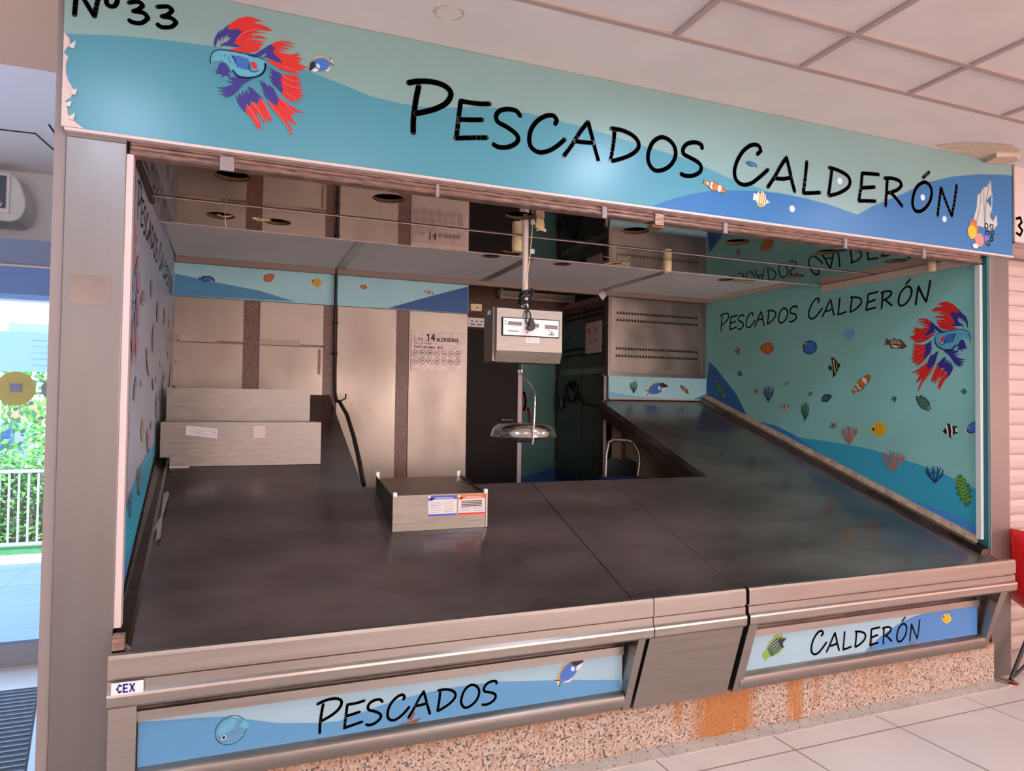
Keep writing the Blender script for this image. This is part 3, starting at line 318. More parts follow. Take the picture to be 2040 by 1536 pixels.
'BETTA_R': [["lb",[[2.6416,1.8146],[2.6416,1.8308],[2.6482,1.8605],[2.6599,1.875],[2.6834,1.8815],[2.714,1.8834],[2.7585,1.8816],[2.8036,1.8778],[2.8421,1.8685],[2.8509,1.8535],[2.8422,1.8185],[2.8211,1.7898],[2.7863,1.7754],[2.7518,1.7734],[2.7312,1.782],[2.7141,1.7953],[2.7107,1.8193],[2.6802,1.8381],[2.66,1.8262],[2.6516,1.8327],[2.6466,1.8156]]],["re",[[2.7069,1.9926],[2.7205,2.0139],[2.7445,2.0354],[2.772,2.0504],[2.7894,2.0533],[2.8068,2.0508],[2.8384,2.0429],[2.8138,2.0377],[2.8033,2.0272],[2.8419,2.0261],[2.8596,2.0181],[2.8738,2.0076],[2.849,2.0033],[2.8209,2.0017],[2.8069,1.9905],[2.8596,1.9951],[2.8279,1.9886],[2.8034,1.9815],[2.786,1.9697],[2.8279,1.9761],[2.8614,1.9661],[2.8279,1.9636],[2.8034,1.9587],[2.7861,1.9469],[2.8139,1.9525],[2.8455,1.9525],[2.8209,1.9435],[2.807,1.9366],[2.842,1.9435],[2.828,1.9262],[2.8227,1.9106],[2.807,1.8972],[2.7861,1.8898],[2.7516,1.8865],[2.7276,1.888],[2.7037,1.8875],[2.731,1.899],[2.7584,1.9105],[2.731,1.9133],[2.7173,1.9271],[2.7104,1.9544],[2.7036,1.9735]]],["bl",[[2.6572,1.8866],[2.6538,1.9063],[2.6564,1.9272],[2.6664,1.9536],[2.6815,1.9751],[2.6748,1.9533],[2.69,1.9789],[2.7137,2.0071],[2.7036,1.9817],[2.7104,1.979],[2.7274,1.9825],[2.7411,1.9894],[2.7583,1.9806],[2.7378,1.9435],[2.7275,1.9209],[2.7584,1.9125],[2.7378,1.9056],[2.7173,1.9045],[2.6969,1.9046],[2.6868,1.9046],[2.6767,1.8925],[2.68,1.9074],[2.7037,1.9243],[2.7206,1.9482],[2.7036,1.9407],[2.7104,1.9585],[2.6935,1.9428],[2.6867,1.921],[2.6901,1.9503],[2.6799,1.9319],[2.6766,1.9169],[2.6732,1.9346],[2.6665,1.917],[2.6615,1.8997]]],["re",[[2.8668,1.9421],[2.8916,1.9617],[2.9167,1.9696],[2.9419,1.9717],[2.9637,1.9625],[2.9347,1.9627],[2.906,1.9561],[2.9419,1.9548],[2.9637,1.9485],[2.9311,1.9485],[2.9095,1.9421],[2.9492,1.933],[2.9167,1.933],[2.8917,1.9281],[2.9347,1.9238],[2.8846,1.9142],[2.9167,1.912],[2.9492,1.9118],[2.9819,1.9287],[2.971,1.916],[2.9874,1.9213],[2.9674,1.9068],[2.9819,1.9054],[2.9947,1.898],[2.9674,1.892],[2.9892,1.8834],[2.971,1.8779],[3.0002,1.8706],[3.0149,1.8626],[2.9856,1.8573],[3.0002,1.8493],[2.9747,1.8468],[2.9856,1.836],[2.9601,1.8293],[2.9348,1.829],[2.9096,1.835],[2.8846,1.8472],[2.8633,1.8599],[2.8456,1.8692],[2.8668,1.8731],[2.8882,1.8667],[2.8989,1.8834],[2.8775,1.9044],[2.8703,1.924]]],["bl",[[2.7758,1.8796],[2.807,1.8868],[2.828,1.9074],[2.8491,1.9261],[2.8668,1.9442],[2.8845,1.9309],[2.8774,1.9086],[2.906,1.8805],[2.9132,1.865],[2.8882,1.8688],[2.8668,1.8773],[2.8421,1.881],[2.8527,1.8955],[2.8491,1.9011],[2.835,1.888],[2.8105,1.8729],[2.7862,1.8745]]],["re",[[2.9079,1.8157],[2.942,1.8155],[2.9674,1.818],[2.9856,1.8254],[2.9674,1.8116],[2.9893,1.8155],[2.971,1.8017],[2.9893,1.8007],[2.971,1.7911],[2.9911,1.7904],[2.9674,1.7799],[2.9948,1.7825],[2.9747,1.7706],[2.9966,1.768],[2.9747,1.76],[2.9966,1.7553],[2.9783,1.7479],[2.9966,1.7425],[2.9783,1.7395],[3.0094,1.7319],[2.9783,1.7289],[2.9966,1.7128],[2.9674,1.7165],[2.9856,1.7047],[2.9529,1.7078],[2.9729,1.6878],[2.9421,1.6997],[2.9205,1.7151],[2.9061,1.7336],[2.9133,1.7558],[2.9061,1.7756]]],["bl",[[2.8598,1.8426],[2.8775,1.8291],[2.8989,1.8204],[2.9104,1.8141],[2.9079,1.7885],[2.9115,1.7639],[2.9176,1.744],[2.9097,1.73],[2.8918,1.748],[2.8776,1.7622],[2.8634,1.7848],[2.8811,1.7712],[2.8598,1.8009],[2.8776,1.7957],[2.8633,1.8224],[2.8775,1.8166]]],["re",[[2.8546,1.6896],[2.8777,1.6746],[2.8919,1.6685],[2.899,1.7073],[2.9169,1.6977],[2.9457,1.6771],[2.9747,1.6606],[3.0039,1.6504],[2.9674,1.6511],[2.9457,1.6561],[2.9711,1.6347],[2.9421,1.6429],[2.9566,1.6156],[2.9711,1.5883],[2.9421,1.605],[2.9277,1.6238],[2.9349,1.5997],[2.9494,1.5725],[2.9548,1.548],[2.9505,1.539],[2.9422,1.5588],[2.9277,1.5861],[2.9026,1.6158],[2.8777,1.6453],[2.8635,1.6681]]],["bl",[[2.8247,1.7738],[2.8422,1.7603],[2.8387,1.7722],[2.8528,1.7538],[2.8634,1.7473],[2.8599,1.7592],[2.8776,1.7455],[2.8919,1.7145],[2.899,1.6906],[2.8919,1.6643],[2.8777,1.6746],[2.8564,1.6878],[2.8423,1.7146],[2.8352,1.7425]]],["re",[[2.7693,1.618],[2.7727,1.6473],[2.7865,1.6392],[2.7934,1.6692],[2.8143,1.6602],[2.8248,1.6909],[2.8423,1.6772],[2.8529,1.6581],[2.8635,1.6306],[2.8714,1.6068],[2.8707,1.5859],[2.86,1.6051],[2.8593,1.5863],[2.8494,1.6076],[2.8477,1.5783],[2.8354,1.6013],[2.8214,1.6199],[2.8074,1.626],[2.8214,1.5992],[2.8319,1.5718],[2.8337,1.5451],[2.8249,1.5666],[2.8197,1.5451],[2.8075,1.5723],[2.79,1.6026]]],["bl",[[2.7372,1.6928],[2.7451,1.6695],[2.7485,1.7029],[2.7588,1.6841],[2.7595,1.7171],[2.7691,1.6941],[2.7726,1.7235],[2.7864,1.6969],[2.7829,1.7376],[2.8003,1.7282],[2.8177,1.7104],[2.8353,1.6968],[2.8388,1.6807],[2.8213,1.6903],[2.8213,1.6654],[2.8038,1.6709],[2.7917,1.673],[2.79,1.648],[2.7744,1.6496],[2.7727,1.6164],[2.7589,1.6307],[2.7451,1.6531],[2.7383,1.6725]]],["bl",[[2.6668,1.799],[2.6802,1.8259],[2.6971,1.8249],[2.7073,1.8064],[2.721,1.7884],[2.7039,1.7894],[2.7176,1.7673],[2.6972,1.7719],[2.6837,1.7572],[2.687,1.7741],[2.6568,1.7728],[2.6702,1.7833],[2.6551,1.7867],[2.6702,1.7914]]],["mb",[[2.7174,1.8635],[2.7448,1.8667],[2.7793,1.8608],[2.7897,1.8421],[2.7932,1.8097],[2.7793,1.8154],[2.7724,1.808],[2.762,1.8164],[2.7552,1.811],[2.7483,1.818],[2.7414,1.8126],[2.7345,1.8319],[2.7277,1.847]]],["bl",[[2.6905,1.7482],[2.7142,1.7463],[2.7381,1.7463],[2.704,1.7608],[2.7449,1.7722],[2.7725,1.7791],[2.7933,1.7663],[2.7725,1.7523],[2.7587,1.7376],[2.745,1.7147],[2.728,1.6913],[2.711,1.6783],[2.6906,1.6708],[2.7042,1.6853],[2.6738,1.6782],[2.6974,1.6943],[2.6704,1.6979],[2.7041,1.7077],[2.6609,1.7118],[2.6939,1.7182],[2.7279,1.7363],[2.7142,1.7422]]],["re",[[2.7932,1.8469],[2.8036,1.8521],[2.8123,1.8422],[2.8148,1.826],[2.8089,1.8175],[2.8001,1.8233],[2.7949,1.8327]]]],
'BETTA_RL': [["db",0.0036,[[2.6423,1.8139],[2.6416,1.8349],[2.6482,1.8605],[2.6616,1.8745],[2.6834,1.8824],[2.714,1.8834],[2.7585,1.8816],[2.807,1.8785],[2.8421,1.8685]]],["db",0.0071,[[2.8464,1.8505],[2.8474,1.832],[2.8352,1.8027],[2.8072,1.7824],[2.7725,1.7729],[2.7449,1.7742],[2.7244,1.7972]]],["li",0.0022,[[2.7949,1.8224],[2.8036,1.8178],[2.8148,1.8219],[2.8193,1.8352],[2.8141,1.8466],[2.8071,1.8528]]],["db",0.0027,[[2.7862,1.8373],[2.7845,1.8205],[2.7915,1.8073],[2.8071,1.806],[2.8229,1.8171]]],["db",0.0027,[[2.6532,1.8432],[2.6539,1.8421]]],["db",0.0027,[[2.6599,1.8506],[2.6606,1.8499]]],["db",0.0027,[[2.6717,1.8589],[2.6727,1.8579]]],["db",0.0027,[[2.6936,1.859],[2.6953,1.8532]]],["db",0.0027,[[2.7072,1.8514],[2.7089,1.8435]]],["db",0.0027,[[2.714,1.8363],[2.7158,1.8284]]],["db",0.0027,[[2.6835,1.855],[2.6842,1.8543]]],["db",0.0031,[[2.7208,1.8621],[2.7311,1.8477],[2.7345,1.8319]]],["db",0.0031,[[2.7278,1.7937],[2.7449,1.7763],[2.7725,1.7729]]],["re",0.0018,[[2.942,1.8155],[2.982,1.8248]]],["pk",0.0018,[[2.7212,1.682],[2.7218,1.6813]]],["pk",0.0018,[[2.7378,1.9373],[2.7652,1.9696],[2.7929,1.9897],[2.8209,2.0025]]],["pk",0.0018,[[2.7688,1.9332],[2.7861,1.949],[2.8069,1.9615]]],["pk",0.0018,[[2.8988,1.9547],[2.9275,1.9612],[2.9564,1.9619]]],["pk",0.0018,[[2.9168,1.8489],[2.9492,1.8401],[2.9856,1.8339]]],["pk",0.0018,[[2.9132,1.8062],[2.942,1.7903],[2.9747,1.7875]]],["pk",0.0018,[[2.9168,1.7774],[2.9457,1.7614],[2.9783,1.7585]]],["pk",0.0018,[[2.9205,1.7361],[2.9457,1.7192],[2.9711,1.7108]]],["pk",0.0018,[[2.7969,1.6656],[2.8178,1.6359],[2.8389,1.5977],[2.8477,1.5804]]],["pk",0.0018,[[2.8283,1.6915],[2.8494,1.6534],[2.8671,1.6103]]],["pk",0.0018,[[2.7761,1.654],[2.8004,1.6125],[2.8249,1.5666]]],["pk",0.0018,[[2.9061,1.7001],[2.9349,1.667],[2.9638,1.6378]]],["pk",0.0018,[[2.8564,1.6878],[2.8812,1.6459],[2.917,1.6012],[2.9458,1.5509]]]],
'WAVE_MID': [[-0.5218,2.5762],[-0.3659,2.6021],[-0.2143,2.6162],[-0.0928,2.6235],[0.0563,2.6233],[0.2011,2.6023],[0.2609,2.5887],[0.365,2.5655],[0.4284,2.5494],[0.5245,2.5404],[0.623,2.5409],[0.7242,2.5535],[0.8636,2.582],[0.9354,2.5895],[1.0837,2.588],[1.3177,2.5727],[1.5667,2.5415],[1.7866,2.5171],[1.7894,2.5152],[1.89,2.4971],[2.0313,2.4617],[2.1773,2.441],[2.3488,2.414],[2.3491,2.3162],[2.66,2.28],[-0.5,2.28]],
'WAVE_DARK': [[1.5951,2.2397],[1.6466,2.2867],[1.6989,2.3117],[1.7547,2.3336],[1.8449,2.3638],[1.9372,2.3869],[2.0604,2.4063],[2.1774,2.4186],[2.3283,2.4278],[2.4846,2.4224],[2.6466,2.4083],[2.8144,2.3809],[2.93,2.4417],[3.1089,2.516],[3.295,2.6023],[3.4886,2.6598],[3.69,2.6989],[3.8996,2.7242],[3.9642,2.728],[3.955,2.28],[1.6,2.28]],
'RW_NAVY': [[4.8726,1.8147],[4.772,1.7515],[4.6744,1.6619],[4.5286,1.5326],[4.4087,1.3548]],
'RW_BLUE': [[4.3129,1.3034],[4.0956,1.2971],[3.9264,1.2403],[3.7672,1.1626],[3.6317,1.0883]],
'RW_TEAL': [[3.8938,1.2232],[3.6171,1.2069],[3.341,1.1827],[3.1892,1.1597],[2.8695,1.0861],[2.7255,1.0409],[2.5861,0.9896]],
'RW_STREAK': [[3.0939,0.8711],[2.9242,0.8783],[2.7666,0.8508],[2.5872,0.7929]],
'BS_BLUE': [[-0.3693,2.24],[-0.1344,2.2026],[0.142,2.166],[0.3637,2.1091]],
'BS_DARK': [[1.0012,2.1046],[1.2902,2.2049],[1.5991,2.3037]],
'LP_WAVE': [[-0.2624,0.417],[-0.1839,0.4103],[-0.083,0.4031],[-0.005,0.3957],[0.0753,0.3733],[0.1577,0.3491],[0.2879,0.3289],[0.3637,0.3243],[0.4295,0.3399],[0.5206,0.3597],[0.6017,0.3726],[0.7438,0.3839],[0.9477,0.3818],[1.2394,0.3483],[1.4822,0.3174]],
'RP_WAVE': [[2.8229,0.2744],[2.9244,0.3328],[3.0401,0.3788],[3.1347,0.4029],[3.2313,0.4233],[3.592,0.4212]],
'FISH_R': [["bw",4.514,1.882,0.0345,-0.0005,0.0765],["orange",4.195,1.882,0.0771,0.0161,0.0988],["bluetang",3.783,1.86,-0.0738,-0.0052,0.104],["lightblue",3.444,1.924,-0.0488,0.0002,0.086],["trigger",3.103,1.835,-0.0759,-0.0184,0.08],["angel",3.566,1.712,-0.0497,0.007,0.1171],["clown",3.351,1.592,-0.065,0.0538,0.0784],["dark",4.493,1.701,0.0282,0.0066,0.0484],["olive",4.727,1.577,0.0659,0.0735,0.0789],["tan",4.31,1.558,-0.0262,-0.0003,0.0536],["coralblue",4.176,1.536,0.0002,0.0628,0.085],["bw",3.997,1.611,0.022,-0.0071,0.0304],["bw",3.772,1.532,0.0234,-0.0095,0.0365],["dark",3.635,1.502,0.0445,-0.0166,0.0592],["clown",4.014,1.442,-0.047,0.0054,0.0406],["coralgreen",3.822,1.41,0.0001,0.0736,0.0613],["bw",3.577,1.314,0.0289,-0.008,0.0467],["coralpink",3.441,1.262,-0.0001,0.0625,0.0966],["yellow",3.226,1.304,0.0568,-0.0109,0.0979],["green",3.116,1.494,-0.0214,0.0042,0.0479],["olive",2.925,1.473,0.0441,0.0412,0.0715],["green",2.681,1.535,-0.0195,0.0017,0.0435],["bw",2.759,1.314,0.0462,-0.0058,0.0883],["bluetang",2.628,1.336,-0.0426,0.0298,0.0571],["coralpink",3.117,1.117,-0.0002,0.0637,0.122],["coralblue",2.852,1.058,-0.0002,0.052,0.0849],["coralgreenbig",2.686,0.987,0.0241,0.089,0.0961]],
'BUB_R': [[3.465,1.665],[3.688,1.311],[3.334,1.333],[3.003,1.211],[2.6,1.732],[2.615,2.023],[2.862,1.494]],
'FISH_S': [["bluefish",2.167,2.54,0.0347,-0.0048,0.024],["clown",1.965,2.41,0.0617,-0.0141,0.0507],["cream",2.227,2.387,0.0483,-0.0055,0.0764],["tang",0.26,2.629,-0.0443,-0.021,0.0594]],
'BUB_S': [[2.719,2.54],[2.422,2.369],[3.448,2.434],[3.288,2.529]],
'CORAL_S': [[3.8076,2.6975],[3.8166,2.6129],[3.7715,2.5693],[3.8131,2.5363],[3.7986,2.4871],[3.8264,2.4616],[3.8549,2.5029],[3.8614,2.4464],[3.8189,2.4085],[3.7563,2.4209],[3.6877,2.4277],[3.6717,2.4634],[3.6953,2.5225],[3.7027,2.5893],[3.7304,2.6116],[3.7514,2.6427],[3.7792,2.6462]],
'CORAL_B': [[3.6574,2.387],[3.7144,2.3506],[3.6673,2.4348],[3.7703,2.4318],[3.8121,2.4315],[3.7769,2.3947],[3.8188,2.399],[3.8115,2.365],[3.7833,2.3385],[3.68,2.3237]],
'FISH_B': [["bluefish",-0.184,2.219,0.0516,0.0007,0.0428],["orange",0.198,2.257,0.0346,0.0237,0.0581],["yellow",0.505,2.249,-0.0367,0.0043,0.0619],["orange",0.825,2.242,-0.0278,0.0052,0.0366],["clown",1.296,2.237,0.0364,-0.0075,0.0328]],
'FISH_V': [["coralgreen",3.014,1.587,-0.0005,0.0537,0.0536],["tang",3.234,1.577,0.1096,0.0383,0.1074],["trigger",3.513,1.576,0.0438,-0.0313,0.0496]],
'FISH_LP': [["round",0.014,0.349,-0.044,-0.0265,0.0959],["tang",1.25,0.382,0.057,0.0438,0.0711]],
'FISH_RP': [["stripe",2.278,0.358,0.0614,0.0394,0.0808],["yellow",3.38,0.374,-0.035,0.0079,0.0522]]
}

YF = 2.55                     # plane of the stall front
YB = 4.93                     # back wall of the stall
def slope(y): return .65+.345*(y-2.5)
def xl(y): return -.340-.0134*(y-2.55)      # left partition leans a little outwards
XR = 3.765
def xr(y): return 3.784-.021*(y-2.55)   # right partition leans a little inwards

# ============================================================ the setting
struct(MB().box(-4, 9, -5, 4.5, -.12, 0).build('floor', 'floor_tile'))
cm = MB()
cm.box(-6, 9, 2.135, 3.37, 2.79, 2.84); ceil = struct(cm.build('ceiling', 'plaster'))
part(MB().box(-4.5, 9, -5, 2.135, 2.797, 2.84), 'ceiling_tiles', 'ceiling_tile', ceil)
g = MB()
gx = [1.473+.6*i for i in range(-9, 13)]
gy = [2.135, 1.868]+[1.868-.6*i for i in range(1, 12)]
for x in gx: g.box(x-.012, x+.012, -5, 2.135, 2.788, 2.80)
for y in gy: g.box(-4.5, 9, y-.012, y+.012, 2.7885, 2.80)
part(g, 'ceiling_grid', 'ceiling_bar', ceil)
part(MB().box(-6, -.53, 2.5, 3.37, 2.7865, 2.79), 'beige_ceiling_panel', 'beam_beige', ceil)
part(MB().box(-6, -.30, 3.37, 4.93, 2.785, 2.84), 'white_ceiling_panel', 'white_panel', ceil)
part(MB().tube([(-1.5, 4.21, 2.783), (-.973, 4.178, 2.783), (-.93, 4.50, 2.783), (-.90, 4.93, 2.783)], .004), 'cable', 'dark', ceil)
c1 = MB(); ring = [(.665+.05*math.cos(a*.2618)*(1+.1*math.sin(3*a)), 2.305+.045*math.sin(a*.2618)) for a in range(0, 25)]
for a, b in zip(ring, ring[1:]): c1.box(min(a[0], b[0])-.001, max(a[0], b[0])+.001, min(a[1], b[1])-.0008, max(a[1], b[1])+.0008, 2.7885, 2.791)
part(c1, 'plaster_patch', 'stain_cream', ceil)
cs = MB(); cs.poly([(3.30, 2.50), (3.42, 2.40), (3.55, 2.36), (3.66, 2.34), (3.78, 2.37), (3.84, 2.44), (3.8, 2.53), (3.6, 2.53)], lambda x, y: (x, y, 2.7885))
part(cs, 'torn_plaster', 'stain_cream', ceil)
cf = MB(); cf.prism([(3.70, 2.44), (3.80, 2.40), (3.90, 2.45), (3.86, 2.52), (3.74, 2.53)], lambda x, y: (x, y, 2.79), lambda x, y: (x, y, 2.765+.05*(x-3.7)))
part(cf, 'plaster_lump', 'stain_cream', ceil)
struct(MB().box(-4.6, 9, -5.1, -5, 0, 2.84).box(-4.6, -4.5, -5, 4.5, 0, 2.84).build('wall_hall', 'wall_hall'))
struct(MB().box(9, 9.1, -5, 3.2, 0, 2.84).build('wall_east', 'wall_hall'))
struct(MB().box(-4.6, 9.1, -5.1, 4.93, 2.84, 3.1).box(-.3, 9.1, 4.93, 6.2, 2.84, 3.1).build('roof', 'plaster'))

# building front on the left, with the glass door in it
struct(MB().box(-4.6, -.38, 4.93, 5.05, 2.02, 2.84).box(-4.6, -3.2, 4.93, 5.05, 0, 2.02).build('wall_facade', 'facade_white'))
dr = struct(MB().box(-3.2, -.40, 4.47, 4.53, 0, .118).build('door_1', 'alu_frame'))
part(MB().box(-3.2, -.40, 4.47, 4.53, .118, .135), 'sill_bead', 'frame_blue', dr)
part(MB().box(-3.2, -.40, 4.46, 4.93, 2.145, 2.29), 'header_box', 'frame_blue', dr)
part(MB().box(-3.2, -.40, 4.45, 4.56, 1.99, 2.14), 'header_rail', 'frame_deep', dr)
part(MB().box(-3.2, -.40, 4.44, 4.57, 2.137, 2.147), 'header_bead', 'trim_pale', dr)
part(MB().box(-3.2, -.44, 4.497, 4.503, .118, 1.99), 'glass', 'glass_clear', dr)
def disc(cx, cz, r, y, m, name, parent, th=.001):
    s = MB(); pts = [(cx+r*math.cos(a*math.pi/24), cz+r*math.sin(a*math.pi/24)) for a in range(48)]
    s.prism(pts, lambda x, z: (x, y, z), lambda x, z: (x, y-th, z)); return part(s, name, m, parent)
st = disc(-1.098, 1.483, .092, 4.495, 'sticker_yellow', 'round_sticker', dr)
disc(-.925, 1.483, .057, 4.495, 'sticker_grey', 'round_sticker', dr)
s = MB().box(-1.125, -1.070, 4.490, 4.4935, 1.465, 1.510); part(s, 'printed_square', 'frame_blue', st)
s = MB()
for k in range(5): s.box(-1.120, -1.076, 4.489, 4.4899, 1.470+k*.008, 1.473+k*.008)
part(s, 'print_lines', 'alu_frame', st)

# ---- stall shell
def wallx(mb, fx, y0, y1, z0, z1, th):  # wall standing along y at x = fx(y)
    return mb.hexa([(fx(y0), y0, z0), (fx(y1), y1, z0), (fx(y1)+th, y1, z0), (fx(y0)+th, y0, z0), (fx(y0), y0, z1), (fx(y1), y1, z1), (fx(y1)+th, y1, z1), (fx(y0)+th, y0, z1)])
struct(wallx(MB(), lambda y: xl(y)-.012, 2.75, 4.93, 0, 2.84, -.10).build('wall_left', 'trim_beige'))
struct(wallx(MB(), lambda y: xr(y)+.012, 2.79, 4.93, 0, 2.84, .09).box(XR+.012, XR+.11, 4.93, 6.1, 0, 2.84).build('wall_right', 'trim_beige'))
struct(MB().box(-.38, 1.60, 4.945, 5.15, 0, 2.62).box(2.86, XR+.012, 5.02, 5.1, 0, 1.69).build('wall_back', 'beige_tile'))
struct(MB().box(1.5, XR+.012, 5.95, 6.05, 0, 2.62).box(1.50, 1.60, 5.15, 5.95, 0, 2.62).box(1.5, 3.9, 4.96, 6.05, 2.50, 2.62).build('wall_recess', 'recess_wall'))
struct(MB().box(-.34, XR+.012, 3.62, 4.92, 0, .42).box(1.6, XR+.012, 4.92, 5.9, -.12, .0).build('floor_stall', 'floor_tile'))
# void over the stall ceiling and behind the fascia
struct(MB().box(-.40, 3.87, 2.60, 5.0, 2.60, 2.63).box(-.40, 3.87, 2.556, 2.566, 2.28, 2.79).build('trim_1', 'void'))

# ---- printed side walls
def print_mesh(items, fn, base, step=.0005):
    """items: (material, kind, data...) flat shapes laid one over the next"""
    names = []; mb = MB()
    for i, it in enumerate(items):
        m = it[0]
        if m not in names: names.append(m)
        mb.slot(names.index(m)); off = base+i*step
        f = (lambda a, b, o=off: fn(a, b, o))
        if it[1] == 'p': mb.poly(it[2], f)
        else: mb.stroke(it[3], it[2], f)
    return mb, names
def fn_r(y, z, o): return (xr(y)-.0005-o, y, z)
def fn_l(y, z, o): return (xl(y)+.001+o, y, z)
def fn_plane(Y): return lambda x, z, o: (x, Y-.0005-o, z)
E_ = lambda cx, cy, rx, ry, n=22: [(cx+rx*math.cos(2*math.pi*i/n), cy+ry*math.sin(2*math.pi*i/n)) for i in range(n)]
def coral(m, seed, n=9):
    R = random.Random(seed); it = []
    for k in range(n):
        a = -1.1+2.2*k/(n-1); p = [(-.95, 0)]; x, y = -.95, 0
        for j in range(4):
            x += .45*math.cos(a*.7)+R.uniform(-.05, .05); y += .42*math.sin(a)+R.uniform(-.14, .14); p.append((min(x, 1), max(-1.1, min(1.1, y))))
        it.append((m, 's', .10, p))
        q = p[2]; it.append((m, 's', .08, [q, (q[0]+.25, q[1]+.25*(1 if k % 2 else -1))]))
        q = p[3]; it.append((m, 's', .07, [q, (q[0]+.18, q[1]-.22*(1 if k % 2 else -1))]))
    return it
